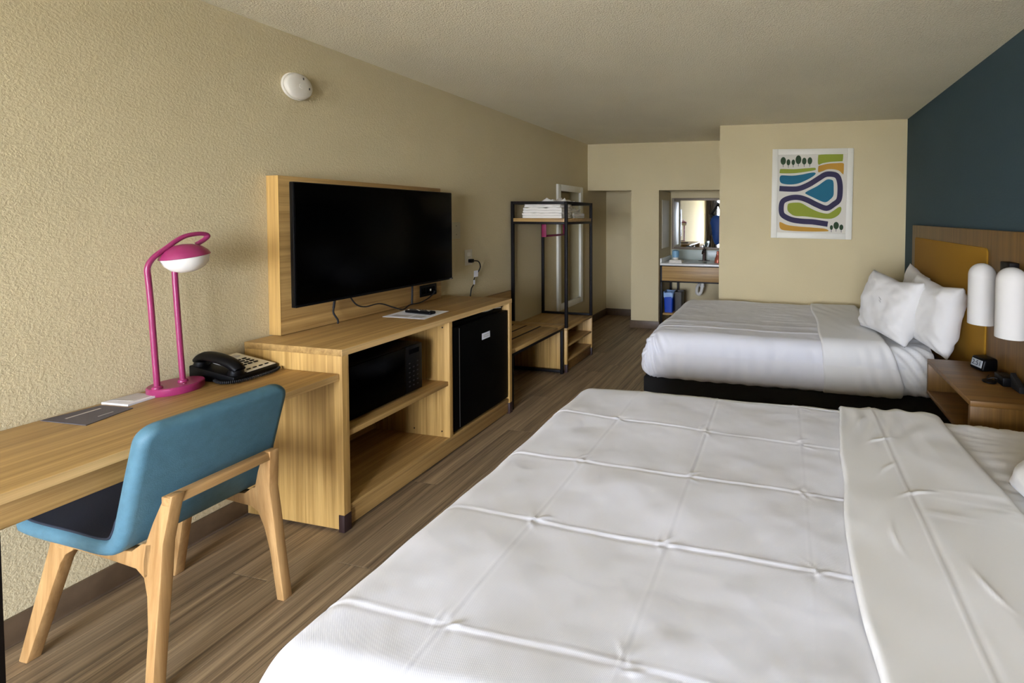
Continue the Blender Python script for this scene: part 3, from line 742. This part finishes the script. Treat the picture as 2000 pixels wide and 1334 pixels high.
art('field_shape', [(742, 232), (760, 215), (900, 208), (1030, 206), (1046, 225), (1042, 290), (1025, 297), (900, 302), (800, 318), (745, 332)], 'art_green')
art('field_shape', [(748, 355), (770, 345), (860, 325), (960, 318), (1048, 318), (1058, 360), (1056, 440), (1048, 452), (1000, 410), (930, 392), (860, 392), (800, 415), (752, 428), (744, 400)], 'art_ochre')
art('field_shape', [(268, 400), (285, 385), (450, 388), (600, 378), (700, 372), (716, 385), (705, 402), (600, 420), (450, 438), (280, 438), (264, 425)], 'art_green')
art('pond_shape', [(270, 480), (300, 463), (420, 468), (540, 455), (640, 435), (700, 430), (716, 445), (680, 480), (600, 525), (500, 565), (400, 577), (300, 565), (268, 530)], 'art_teal')
art('pond_shape', [(592, 680), (625, 655), (740, 595), (810, 545), (860, 515), (910, 518), (935, 540), (942, 620), (940, 710), (900, 760), (850, 792), (790, 780), (690, 735), (610, 697)], 'art_teal')
art('field_shape', [(375, 830), (400, 808), (480, 800), (550, 808), (650, 862), (760, 910), (870, 932), (930, 905), (1000, 855), (1035, 850), (1040, 890), (1010, 945), (940, 988), (860, 995), (740, 985), (600, 970), (470, 965), (410, 935), (375, 895)], 'art_green')
art('field_shape', [(275, 1050), (300, 1048), (380, 1080), (520, 1095), (700, 1105), (840, 1115), (892, 1138), (850, 1150), (600, 1155), (400, 1150), (310, 1140), (280, 1110)], 'art_ochre')
road = smooth_path([(p[0], p[1], 0) for p in [(265, 627), (420, 634), (520, 625), (640, 575), (760, 500), (830, 458), (900, 450), (975, 470), (1010, 540), (1020, 650), (1008, 760), (950, 815), (860, 866), (740, 825), (620, 768), (520, 738), (420, 740), (330, 772), (298, 822), (298, 920), (330, 968), (430, 1012), (560, 1030), (700, 1036), (880, 1060)]], 6)
bm = bmesh.new(); prev = None; org = parent_loc(cvs)
for i, p in enumerate(road):
    tn = (road[min(i+1, len(road)-1)]-road[max(i-1, 0)]).normalized(); nn = Vector((-tn.y, tn.x, 0))*33
    cur = []
    for q, yy in ((p+nn, YB-.0229), (p-nn, YB-.0229), (p-nn, YB-.0224), (p+nn, YB-.0224)):
        z = zc(q); z.y = yy; cur.append(bm.verts.new(z-org))
    if prev:
        for k in range(4): bm.faces.new([prev[k], prev[(k+1) % 4], cur[(k+1) % 4], cur[k]])
    prev = cur
bm_obj('road_shape', bm, 'art_navy', cvs)
for x, y, rx, ry in ((307, 285, 34, 48), (373, 303, 24, 38), (434, 303, 22, 34), (498, 272, 36, 54), (571, 290, 28, 42), (641, 287, 29, 44), (926, 1100, 19, 29), (983, 1075, 33, 45), (1046, 1095, 24, 34)):
    art('tree_shape', [(x+rx*math.cos(a), y+ry*math.sin(a)) for a in np.linspace(0, 2*math.pi, 12, endpoint=False)], 'art_tree', 0, 2)
    art('trunk_shape', [(x-3, y+ry-4), (x+3, y+ry-4), (x+3, y+ry+28), (x-3, y+ry+28)], 'art_navy', 0, 1)

# ------------------------------------------------------------------ vanity niche
YV = 5.72
t = thing('vanity', 'white vanity counter with oak drawer front and black frame in the niche', 'vanity', (-1.1, 6.0, 0))
NX0, NX1 = XP1+.001, XC-.001
box('countertop', (NX0, YV-.01, .834), (NX1, YA-.002, .861), 'counter', t, .003)
box('side_splash', (NX0, YV, .861), (NX0+.018, YA-.02, .925), 'counter', t, .002)
box('backsplash', (NX0+.018, YA-.02, .861), (NX1, YA-.002, 1.005), 'splash', t, .002)
box('drawer_front', (-1.547, YV, .630), (NX1, YV+.02, .822), 'oak_x', t, .002)
box('drawer_box', (-1.547, YV+.02, .64), (NX1, YA-.06, .822), 'walnut_x', t, 0)
for z0, z1 in ((.822, .834), (.612, .630)): box('frame_rail', (NX0, YV+.002, z0), (NX1, YV+.026, z1), 'metal_black', t, .001)
for y in (YV+.002, YA-.05):
    box('leg', (NX0, y, 0), (NX0+.026, y+.024, .834), 'metal_black', t, .001)
    box('leg', (NX1-.026, y, 0), (NX1, y+.024, .834), 'metal_black', t, .001)
box('leg', (-1.46, YA-.08, .20), (-1.435, YA-.055, .62), 'metal_black', t, .001)
box('lower_shelf', (NX0+.026, YV+.05, .165), (NX1-.03, YA-.06, .19), 'oak_x', t, .001)
bsn = thing('basin', None, None, (-1.06, 5.96, .861)); bsn.parent = t; bsn.location = Vector((-1.06, 5.96, .861))-t.location
for k in list(bsn.keys()): del bsn[k]
lathe('rim', [(.205, .0005), (.215, .004), (.235, .004), (.240, .0005)], 'counter', bsn, (-1.06, 5.955, .861), 40, sy=.72)
lathe('bowl', [(.206, .0012), (.12, .0008), (0, .0006)], 'splash', bsn, (-1.06, 5.955, .861), 40, sy=.72)
t = thing('faucet', 'dark bronze single lever faucet on the vanity', 'faucet', (-1.06, 6.17, .861))
lathe('base_plate', [(0, 0), (.08, 0), (.08, .006), (.02, .010), (0, .010)], 'bronze', t, t.location, 24, sy=.4)
tube('column', [(-1.06, 6.17, .87), (-1.06, 6.17, .98), (-1.06, 6.168, 1.03)], .022, 'bronze', t, 16)
tube('spout', smooth_path([(-1.06, 6.16, .985), (-1.06, 6.10, 1.005), (-1.06, 6.05, .995), (-1.06, 6.035, .965)], 6), .013, 'bronze', t, 12)
tube('lever', [(-1.06, 6.17, 1.03), (-1.06, 6.15, 1.06), (-1.06, 6.10, 1.085)], .008, 'bronze', t, 10)
t = thing('vanity_mirror', 'silver framed rectangular mirror above the vanity', 'mirror', (-1.07, YA, 1.01))
q0, q1, z0, z1, fw = -1.555, XC-.005, 1.010, 1.742, .034
for nm, a, b_, c, d_ in (('stile', q0, q0+fw, z0, z1), ('stile', q1-fw, q1, z0, z1), ('rail', q0+fw, q1-fw, z0, z0+fw), ('rail', q0+fw, q1-fw, z1-fw, z1)):
    box(nm, (a, YA-.030, c), (b_, YA-.001, d_), 'silver', t, .005)
box('glass', (q0+fw-.008, YA-.016, z0+fw-.008), (q1-fw+.008, YA-.004, z1-fw+.008), 'mirror', t, 0)
t = thing('side_panel', 'narrow pale panel on the side wall of the vanity niche', 'panel', (XP1, 5.99, 1.03))
box('board', (XP1+.001, 5.80, 1.05), (XP1+.007, 6.16, 1.70), 'ivory', t, .001)
# things on the vanity
t = thing('folded_washcloth', 'folded cream washcloth lying on the vanity counter', 'towel', (-1.38, 5.83, .861))
for k in range(2): box('fold', (-1.47+.005*k, 5.77, .862+k*.020), (-1.29-.005*k, 5.90, .881+k*.020), 'terry', t, .008, 3)
t = thing('wrapped_cups', 'clear wrapped cups with blue print standing on the folded washcloth', 'cup', (-1.395, 5.86, .902))
lathe('cup', [(0, 0), (.034, 0), (.042, .085), (.040, .085), (.033, .004), (0, .004)], 'white_plastic', t, (-1.395, 5.86, .902), 24)
lathe('cup', [(.0425, .03), (.048, .075), (.045, .115), (.02, .13), (0, .128)], 'cup_blue', t, (-1.395, 5.86, .902), 24)
tag(t.children[-1], 'blue printed wrapped cup')
t = thing('soap_bottle', 'copper coloured bottle standing at the right end of the vanity', 'bottle', (-.835, 5.95, .861))
lathe('body', [(0, 0), (.045, 0), (.047, .01), (.040, .06), (.026, .09), (.024, .12), (0, .12)], 'copper', t, t.location, 24)
lathe('cap', [(0, .12), (.020, .12), (.020, .155), (.012, .16), (0, .16)], 'copper', t, t.location, 20)
# drain
t = thing('drain_trap', 'white plastic drain trap under the vanity', 'pipe', (-1.10, 6.1, .40))
tube('pipe', smooth_path([(-1.06, 6.08, .62), (-1.065, 6.08, .54), (-1.08, 6.08, .45), (-1.11, 6.08, .405), (-1.145, 6.09, .43), (-1.145, 6.13, .50), (-1.12, 6.20, .53), (-1.12, YA-.002, .53)], 8), .023, 'pvc', t, 14)
lathe('slip_nut', [(.024, -.014), (.033, -.014), (.033, .014), (.024, .014)], 'pvc', t, (-1.068, 6.08, .52), 10)
lathe('wall_flange', [(.024, 0), (.055, 0), (.05, .008), (.024, .012)], 'pvc', t, (-1.12, YA-.002, .53), 20, (R(90), 0, 0))
# bins on the lower shelf
def bin_(name, x0, x1, y0, y1, z0, h, mat, label, liner):
    t = thing(name, label, 'bin', ((x0+x1)/2, (y0+y1)/2, z0))
    hw, hd = (x1-x0)/2, (y1-y0)/2; bm = bmesh.new(); rings = []
    for sc, z in ((.86, 0), (1, h), (1.03, h), (.97, h-.001), (.84, .006)):
        rings.append([bm.verts.new((x*sc, y*sc, z)) for x, y in rrect(-hw, hw, -hd, hd, .02)])
    n = len(rings[0])
    for A, B in zip(rings, rings[1:]):
        for k in range(n): bm.faces.new([A[k], A[(k+1) % n], B[(k+1) % n], B[k]])
    bm.faces.new(rings[0][::-1]); bm.faces.new(rings[-1])
    bm_obj('bucket', bm, mat, t, (0, 0, 0), 40)
    if liner:
        bm = bmesh.new(); rings = []; base = rrect(-hw, hw, -hd, hd, .02, 8)
        for j, (sc, z) in enumerate(((1.05, h-.06), (1.07, h-.02), (1.06, h+.012), (.96, h+.004), (.90, h-.03))):
            rings.append([bm.verts.new((x*sc*(1+.02*math.sin(k*2.3+j)), y*sc*(1+.02*math.cos(k*1.9+j)), z+.012*math.sin(k*1.7+j*2))) for k, (x, y) in enumerate(base)])
        n = len(base)
        for A, B in zip(rings, rings[1:]):
            for k in range(n): bm.faces.new([A[k], A[(k+1) % n], B[(k+1) % n], B[k]])
        bm_obj('liner', bm, 'liner', t, (0, 0, 0), 180)
bin_('recycling_bin', -1.545, -1.42, 5.80, 5.98, .19, .265, 'bin_blue', 'blue recycling bin with clear liner under the vanity', True)
bin_('waste_bin', -1.41, -1.30, 5.84, 6.02, .19, .275, 'bin_grey', 'dark grey waste bin under the vanity beside the blue bin', False)
# bag hanging at the right side of the vanity mirror
t = thing('hanging_bag', 'blue and black bag hanging by a strap beside the vanity mirror', 'bag', (-0.885, 6.17, 1.10))
lathe('hook', [(0, 0), (.02, 0), (.018, .008), (0, .01)], 'metal_black', t, (-0.885, 6.265, 1.66), 16, (R(90), 0, 0))
tube('strap', smooth_path([(-0.885, 6.255, 1.66), (-0.945, 6.20, 1.56), (-0.985, 6.19, 1.52), (-0.955, 6.18, 1.50), (-0.885, 6.17, 1.47), (-0.825, 6.18, 1.52), (-0.865, 6.22, 1.62), (-0.885, 6.255, 1.66)], 8), .011, 'black_matte', t, 8)
bm = bmesh.new(); prof = [(0, 0), (.03, .01), (.055, .08), (.085, .20), (.095, .30), (.085, .36), (.05, .40), (0, .41)]
add_lathe(bm, prof, 24, 1, .5)
for v in bm.verts: v.co.x += .008*math.sin(v.co.z*40); v.co.y += .008*math.sin(v.co.z*55+v.co.x*40)
bm_obj('pouch', bm, 'bag_blue', t, Vector((-0.885, 6.17, 1.09))-t.location, 180)
box('side_panel', (-0.980, 6.15, 1.22), (-0.947, 6.19, 1.47), 'black_matte', t, .012)

# ------------------------------------------------------------------ beds
def bed_surface(x0, x1, y0, y1, ztop, zbot, r, ds, sA, sB, sides=(1, 1), foot=1, head=0):
    """unrolled cloth coords -> rounded-box surface. Returns P (ny,nx,3), normal, S, T (world-like x, y along cloth), dist."""
    ix0, ix1, iy0, iy1 = x0+r, x1-r, y0+r, y1-r
    drop = math.pi*r/2 + (ztop-r-zbot)
    s = np.arange(sA, sB+1e-6, ds) if sA is not None else np.arange(ix0-drop, sB+1e-6, ds)
    t = np.arange(iy0-drop, iy1+drop+1e-6, ds)
    S, T = np.meshgrid(s, t)
    ox = np.where(S < ix0, S-ix0, 0) + (np.where(S > ix1, S-ix1, 0) if head else 0)
    oy = np.where(T < iy0, T-iy0, np.where(T > iy1, T-iy1, 0))
    # square -> disc in corner regions
    e = np.hypot(ox, oy); m = np.maximum(np.abs(ox), np.abs(oy)); sc = np.where(e > 1e-9, m/np.maximum(e, 1e-9), 1)
    ox, oy = ox*sc, oy*sc; d = np.hypot(ox, oy)
    ux = np.where(d > 1e-9, ox/np.maximum(d, 1e-9), 0); uy = np.where(d > 1e-9, oy/np.maximum(d, 1e-9), 0)
    th = np.minimum(d/r, math.pi/2); dn = np.maximum(d-math.pi*r/2, 0)
    hor = r*np.sin(th); z = ztop - r*(1-np.cos(th)) - dn
    L = max(ztop-r-zbot, .01); q = np.clip(dn/L, 0, 1)
    hor = hor + .026*np.sin(q**.8*math.pi) - .030*np.clip((q-.78)/.22, 0, 1)**2
    P = np.stack([np.clip(S, ix0, ix1 if head else 99)+ux*hor, np.clip(T, iy0, iy1)+uy*hor, z], -1)
    Nn = np.stack([ux*np.sin(th), uy*np.sin(th), np.cos(th)], -1)
    return P, Nn, S, T, d
def seam(D, w): return np.exp(-(D/w)**2)
def make_bed(y0, y1, label, cat_label, pos):
    t = thing('bed', label, 'bed', (.05, (y0+y1)/2, 0))
    box('base', (-.96, y0+.04, .02), (1.10, y1-.04, .17), 'base_black', t, .01)
    box('box_spring', (-.995, y0+.015, .172), (1.12, y1-.015, .300), 'base_black', t, .02, 3)
    for x in (-.85, .95):
        for y in (y0+.12, y1-.15): box('foot', (x, y, 0), (x+.05, y+.05, .02), 'black', t, 0)
    P, Nn, S, T, d = bed_surface(-.985, 1.135, y0+.025, y1-.025, .602, .295, .125 if pos else .085, .014, None, 1.0, head=0)
    hgt = .006*fbm(S*5, T*5, 3+pos) + .004*ridge(S*3+T*6, T*14-S*3, 9+pos)*(S > .55)
    hgt = hgt + .003*np.sin(T*110+S*18+16*vnoise(S*5, T*5, 5))*np.clip((S-.6)/.1, 0, 1)*np.clip(vnoise(S*4+2, T*5, 8)+.25, 0, 1)
    # diagonal tension folds on the side near the head
    side = np.clip(d/.12, 0, 1)*np.clip((S-.7)/.08, 0, 1)
    hgt = hgt + side*.012*np.sin((T*.8+S*1.0)*75 + 3*vnoise(S*6, T*6, 2))
    V = P + Nn*hgt[..., None] - np.array(t.location); grid_mesh('mattress', V, 'sheet', t)
    return t
B1 = (.620, 2.170); B2 = (3.140, 4.670)
make_bed(*B1, 'nearest bed with black base filling the right foreground', 'bed', 0)
make_bed(*B2, 'far bed with black base standing beside the picture wall', 'bed', 1)

# quilt on the near bed, creased where it was folded
def coverlet(y0, y1, label, near):
    t = thing('coverlet', label, 'coverlet', (-.15, (y0+y1)/2, .60))
    P, Nn, S, T, d = bed_surface(-1.015, 1.2, y0, y1, .620, .288, .095 if near else .135, .0050 if near else .0085, None, .60)
    hgt = .013*fbm(S*2.2, T*2.2, 11 if near else 31, 3) + .0042*fbm(S*7, T*7, 21, 3)
    if near:
        jit = .006*vnoise(S*5, T*5, 4)
        for xs_ in (-.683, -.292, .079):
            D = S - xs_ - .028*np.clip(1.0-T, 0, 1)*-1 + jit*.4
            mod = .55+.9*(vnoise(S*6, T*6, 71)+.3)
            hgt += mod*(.0011*seam(D, .0034) - .0010*seam(D-.008, .006)) * (1 if xs_ < 0 else .4)
        for k, (ya, yb) in enumerate(((1.82, 1.73), (1.468, 1.420), (1.146, 1.112), (.80, .80), (2.14, 2.08))):
            yy = ya + (yb-ya)*np.clip((S+1.0)/1.2, 0, 1)
            D = T - yy + jit
            mod = .45+1.1*(vnoise(S*5, T*5, 72+k)+.3)
            hgt += mod*(.0015*seam(D, .0036) - .0013*seam(D+.008, .006))
            for xs_ in (-.683, -.292, .079):           # pinches where creases cross
                E = np.hypot((S-xs_-.01)*1.0, D); an = np.arctan2(D, S-xs_-.01)
                hgt += .0012*np.exp(-(E/.035)**2)*np.cos(an*3+k+xs_*5)*np.clip(E/.01, 0, 1)
                for q_ in range(2):                    # short crimps beside the crossing
                    a_ = .5+1.9*q_+k*1.3+xs_*4; px_, py_ = xs_+.03*math.cos(a_*2.1), .022*math.sin(a_*1.7)
                    uu = (S-px_)*math.cos(a_)+(D-py_)*math.sin(a_); vv = -(S-px_)*math.sin(a_)+(D-py_)*math.cos(a_)+6*uu*uu
                    hgt += .0022*np.exp(-(vv/.0042)**2-(uu/.026)**2)
        hgt += .0025*ridge(S*3.1+.7*T, T*4.3, 61)*np.clip(vnoise(S*2.6+1, T*3.2, 44)+.1, 0, 1)
        hgt += .006*np.clip(d-.05, 0, .2)/.2*np.sin(T*24+S*24+3*vnoise(S*3, T*3, 7))
    else:
        hgt += .006*seam(T-3.42-.02*vnoise(S*3, T*0, 5), .012) + .004*seam(T-3.60, .03)
        hgt += (.006*ridge(S*1.2+.3, T*7, 33)+.005*ridge(S*2.4, T*11+S, 34))*np.clip(vnoise(S*1.8, T*2.6, 8)+.3, 0, 1)*np.clip(1-d/.12, 0, 1)
        sd = np.clip((d-.07)/.1, 0, 1); hgt += sd*(.004*np.sin(S*55+4*vnoise(S*5, T*5, 7)) + .006*np.clip(vnoise(S*9, T*3, 41), 0, 1))
        cr = np.clip((d-.04)/.08, 0, 1)*np.exp(-((S+.98)/.14)**2)*np.exp(-((T-3.1)/.16)**2)
        hgt += cr*.014*np.sin((S*1.0+T*.55)*85)
    V = P + Nn*hgt[..., None] - np.array(t.location); grid_mesh('quilt', V, 'quilt', t)
    # folded-back top sheet band
    P, Nn, S, T, d = bed_surface(-1.015, 1.2, y0, y1, .624, .286, .098 if near else .138, .006, .12, .86)
    if near:
        e0 = .182+.055*np.clip((T-1.1)/1.0, 0, 1)**1.4*1.5+.003*np.sin(T*9)+.014*vnoise(S*0, T*6, 3); e1 = .685+.012*np.sin(T*5+1)+np.clip((d-.1)/.3, 0, 1)*.02
    else:
        e0 = .280+.008*np.sin(T*7); e1 = .70+.10*np.clip((d-.02)/.3, 0, 1)+.01*np.sin(T*6)
    a = np.clip((S-e0)/.012, 0, 1); b_ = np.clip((e1-S)/.030, 0, 1)
    lift = .013*np.sqrt(np.maximum(1-(1-a)**2, 0))*np.sqrt(np.maximum(1-(1-b_)**2, 0))
    # cloth outside the band is pulled onto the band's edge so the mesh ends there
    Sc = np.clip(S, e0, e1)
    hgt = lift + .007*fbm(S*2.5, T*2.5, 55, 3)*a*b_
    if near:
        cr = .395+.012*vnoise(S*0, T*3, 9)
        hgt += (.0026*seam(S-cr, .0042)-.0022*seam(S-cr-.010, .009))*a*b_
        hgt += .0018*np.exp(-((T-1.43-.08*vnoise(S*5, T*5, 3))/.06)**2)*(1.6*ridge(S*2.5, T*17, 91)+ridge(S*3.5+3, T*26+2*S, 92)-.8)*np.clip((S-.38)/.1, 0, 1)*b_
        for cx_, cy_, an in ((.355, 1.60, .9), (.41, 1.47, .4), (.33, 1.95, 1.2), (.37, 1.80, .5), (.30, 1.25, 1.6), (.52, 1.0, 1.1), (.47, 1.12, 1.9)):
            uu = (S-cx_)*math.cos(an)+(T-cy_)*math.sin(an); vv = -(S-cx_)*math.sin(an)+(T-cy_)*math.cos(an)+2.2*uu*uu
            hgt += .0045*np.exp(-(vv/.0055)**2-(uu/.05)**2)*a*b_
        hgt += .003*np.sin(S*60+14*vnoise(S*4, T*4, 12))*np.exp(-((T-1.95)/.16)**2)*a*b_
        hgt += .008*np.clip(d/.1, 0, 1)*np.sin(S*52+T*6+3*vnoise(S*5, T*4, 14))*a*b_
        hgt += .0035*ridge(S*5, T*1.6, 77)*a*b_ + .003*ridge(S*9+T*2, T*5, 78)*np.clip(vnoise(S*4, T*4, 79)+.15, 0, 1)*a*b_
    else:
        sd = np.clip((d-.03)/.1, 0, 1)
        hgt += (.004*np.sin(S*48+T*20+5*vnoise(S*3, T*3, 12))*(1-sd)*np.clip(vnoise(S*3, T*3, 5)+.2, 0, 1) + sd*(.005*np.sin(S*70+T*18+5*vnoise(S*5, T*3, 13))*np.clip((S-.45)/.2, 0.2, 1)))*a*b_
    P[..., 0] += (Sc - S)
    V = P + Nn*hgt[..., None] - np.array(t.location); o = grid_mesh('folded_sheet', V, 'sheet', t)
    tag(o, 'folded back white sheet band')
coverlet(*B1, 'white quilted coverlet with square fold creases spread over the nearest bed', True)
coverlet(*B2, 'smooth white coverlet tucked around the far bed beside the picture wall', False)

# ------------------------------------------------------------------ pillows
def pillow(name, label, w, h, th, loc, rot, seed, sag=.0, crush=0):
    n = 56; u = np.linspace(-1, 1, n); U, Vv = np.meshgrid(u, u)
    def side(sg):
        prof = np.maximum(1-np.abs(U)**3.4, 0)**.5*np.maximum(1-np.abs(Vv)**3.0, 0)**.5
        pin = 1 - .10*(1-U**2)*np.abs(Vv)**3*0
        X = U*w/2*(1 - .07*(1-np.abs(Vv)**2)*np.abs(U)**4) ; Z = Vv*h/2*(1 - .09*(1-np.abs(U)**2)*np.abs(Vv)**4)
        wr = .026*fbm(U*1.6+seed, Vv*1.6, seed, 3) + .007*ridge(U*1.1+Vv*.9+seed, Vv*1.5-U*.8, seed+3)*np.abs(U*Vv)**.4
        wr += .006*np.sin((U*3+Vv*5)*4+6*vnoise(U*2+3, Vv*2, seed))*np.clip(np.abs(U*Vv)*2-.2, 0, 1)
        Y = sg*(th/2*prof + wr*prof**.5)
        Y = Y + sag*(Vv+1)**2*.1 + crush*np.sin(U*2.2+.5)*.04*(Vv+1)/2
        Z = Z - .035*crush*np.exp(-((U-.1)/.35)**2)*np.clip(Vv, 0, 1)**3
        return np.stack([X, Y, Z], -1)
    A, B = side(-1), side(1)
    bm_v = np.concatenate([A.reshape(-1, 3), B.reshape(-1, 3)]); idx = np.arange(n*n).reshape(n, n)
    f1 = np.stack([idx[:-1, :-1], idx[:-1, 1:], idx[1:, 1:], idx[1:, :-1]], -1).reshape(-1, 4)
    f2 = f1[:, ::-1] + n*n
    t = thing(name, label, 'pillow', loc)
    me = bpy.data.meshes.new('pillowcase'); me.from_pydata(bm_v.tolist(), [], np.concatenate([f1, f2]).tolist())
    bm = bmesh.new(); bm.from_mesh(me); bmesh.ops.remove_doubles(bm, verts=bm.verts, dist=.0008); bmesh.ops.recalc_face_normals(bm, faces=bm.faces); bm.to_mesh(me); bm.free()
    # stand: local x = width, y = thickness, z = height, lowest point at the root
    M3 = rot.to_4x4(); me.transform(M3); zmin = min(v.co.z for v in me.vertices); me.transform(Matrix.Translation((0, 0, -zmin)))
    o = link('pillowcase', me, 'pillowcase', t, (0, 0, 0), 180)
    return t, Matrix.Translation((0, 0, -zmin)) @ M3
def prot(yaw, lean, roll=0): return Matrix.Rotation(R(yaw), 3, 'Z') @ Matrix.Rotation(R(lean), 3, 'X') @ Matrix.Rotation(R(roll), 3, 'Y')
# far bed: near pillow upright against headboard, second pillow leaning in front of it, third behind
pillow('pillow', 'plump white pillow propped against the mustard headboard next to the sconces', .52, .455, .20, (.985, 3.245, .612), prot(-78, -10, 2), 3, crush=.4)
pA, mA = pillow('pillow', 'white pillow with a small grey print leaning toward the picture wall on the far bed', .54, .45, .22, (.765, 3.45, .620), prot(-68, -15, 2), 8, crush=.5)
pillow('pillow', 'white pillow whose corner shows behind the printed pillow on the far bed', .56, .43, .13, (1.055, 3.90, .612), prot(-90, -6, 6), 5)
def printed_mark(parent, mtx, pts):
    for (cx_, cz_, w_, h_, a) in pts:
        bm = bmesh.new(); add_box(bm, (-w_/2, -.0008, -h_/2), (w_/2, .0008, h_/2))
        o = bm_obj('printed_mark', bm, 'paper_grey', parent)
        o.matrix_local = mtx @ Matrix.Translation((cx_, -.108, cz_)) @ Matrix.Rotation(R(a), 4, 'Y')
printed_mark(pA, mA, [(.02, .04, .05, .008, 25), (.03, .02, .035, .007, 25), (-.01, .005, .03, .007, 60)])
pillow('pillow', 'white pillow at the head of the nearest bed by the right edge', .66, .46, .19, (.875, 1.295, .612), prot(-90, -38, 0), 14, crush=.2)

# ------------------------------------------------------------------ headboard
HX = 1.152
t = thing('headboard', 'long wood laminate headboard panel with mustard yellow inset panels', 'headboard', (1.165, 2.4, .30))
box('board', (HX, .42, .30), (XR-.001, 4.372, 1.417), 'walnut_y', t, .003)
for a, b_ in ((2.845, 4.255), (.62, 2.03)):
    prism('inset_panel', rrect(a, b_, .45, 1.313, .03), HX-.010, HX+.002, 'x', 'yellow', t, .003)
    tag(t.children[-1], 'mustard yellow inset panel')

# nightstand (wall hung open box)
t = thing('nightstand', 'wall hung brown wood nightstand box between the two beds', 'nightstand', (1.0, 2.53, .455))
NX, NY0, NY1, NZ, NB = .842, 2.222, 2.838, .66, .455
box('top', (NX, NY0, NZ-.025), (HX-.001, NY1, NZ), 'walnut_x', t)
box('bottom', (NX, NY0, NB), (HX-.001, NY1, NB+.022), 'walnut_x', t)
for a in (NY0, NY1-.022): box('side', (NX, a, NB+.022), (HX-.001, a+.022, NZ-.025), 'walnut_y', t)
box('back', (HX-.02, NY0+.022, NB+.022), (HX-.001, NY1-.022, NZ-.025), 'walnut_y', t, 0)

# alarm clock
t = thing('alarm_clock', 'small black alarm clock with pale lit display on the nightstand', 'clock', (1.090, 2.712, NZ), R(20))
bm = bmesh.new(); add_box(bm, (-.045, -.048, 0), (.045, .048, .066), .012, 3)
for v in bm.verts: v.co.x += (v.co.z-.03)*.25 if v.co.x < 0 else 0
bm_obj('case', bm, 'black', t, (0, 0, 0), 50)
bm = bmesh.new(); add_box(bm, (-.0012, -.036, -.020), (.0012, .036, .020), .001, 1)
o = bm_obj('display', bm, 'lcd', t, (-.0445, 0, .036)); o.rotation_euler = (0, R(14), 0)
x = text_part('digits', '2:51', .036, 'ink_dark', o, parent_loc(o), (R(90), 0, R(-90)), .0006); x.location = (-.0018, 0, 0)
# charger bits at the right edge
t = thing('charging_stand', 'black charging stand with flat puck at the back of the nightstand', 'charger', (1.10, 2.52, NZ))
box('block', (1.065, 2.44, NZ), (1.125, 2.535, NZ+.045), 'black', t, .006)
prism('panel', [(2.36, NZ+.001), (2.45, NZ+.001), (2.45, NZ+.070), (2.36, NZ+.030)], 1.10, 1.125, 'x', 'black_matte', t, .003)
lathe('puck', [(0, 0), (.030, 0), (.032, .003), (.030, .007), (0, .008)], 'black', t, (1.03, 2.50, NZ), 24)
tube('cable', smooth_path([(1.07, 2.60, NZ+.004), (1.045, 2.56, NZ+.004), (1.032, 2.52, NZ+.010), (1.05, 2.51, NZ+.02), (1.066, 2.50, NZ+.02)], 8), .0028, 'black_matte', t, 8)

# twin sconce
t = thing('wall_sconce', 'black wall sconce with two white cylinder shades above the nightstand', 'wall lamp', (HX, 2.44, 1.25))
box('back_plate', (HX-.045, 2.50, 1.07), (HX, 2.60, 1.262), 'metal_black', t, .004)
def shade(y, x, zt, zb, r):
    prof = [(0, zt)] + [(r*math.sin(a), zt-r+r*math.cos(a)) for a in np.linspace(.15, math.pi/2, 8)] + [(r, zb), (r-.003, zb), (r-.003, zt-r)] + [((r-.003)*math.cos(a), zt-r+(r-.003)*math.sin(a)) for a in np.linspace(.2, 1.4, 5)] + [(0, zt-.003)]
    o = lathe('shade', [(q, z-zb) for q, z in prof], 'shade', t, (x, y, zb), 36)
    tube('arm', [(HX-.03, min(max(y, 2.52), 2.58), zt-.12), (x, y, zt-.12), (x, y, zt-.15)], .009, 'metal_black', t, 10)
shade(2.592, 1.022, 1.250, .934, .062)
shade(2.283, 1.022, 1.263, .943, .062)
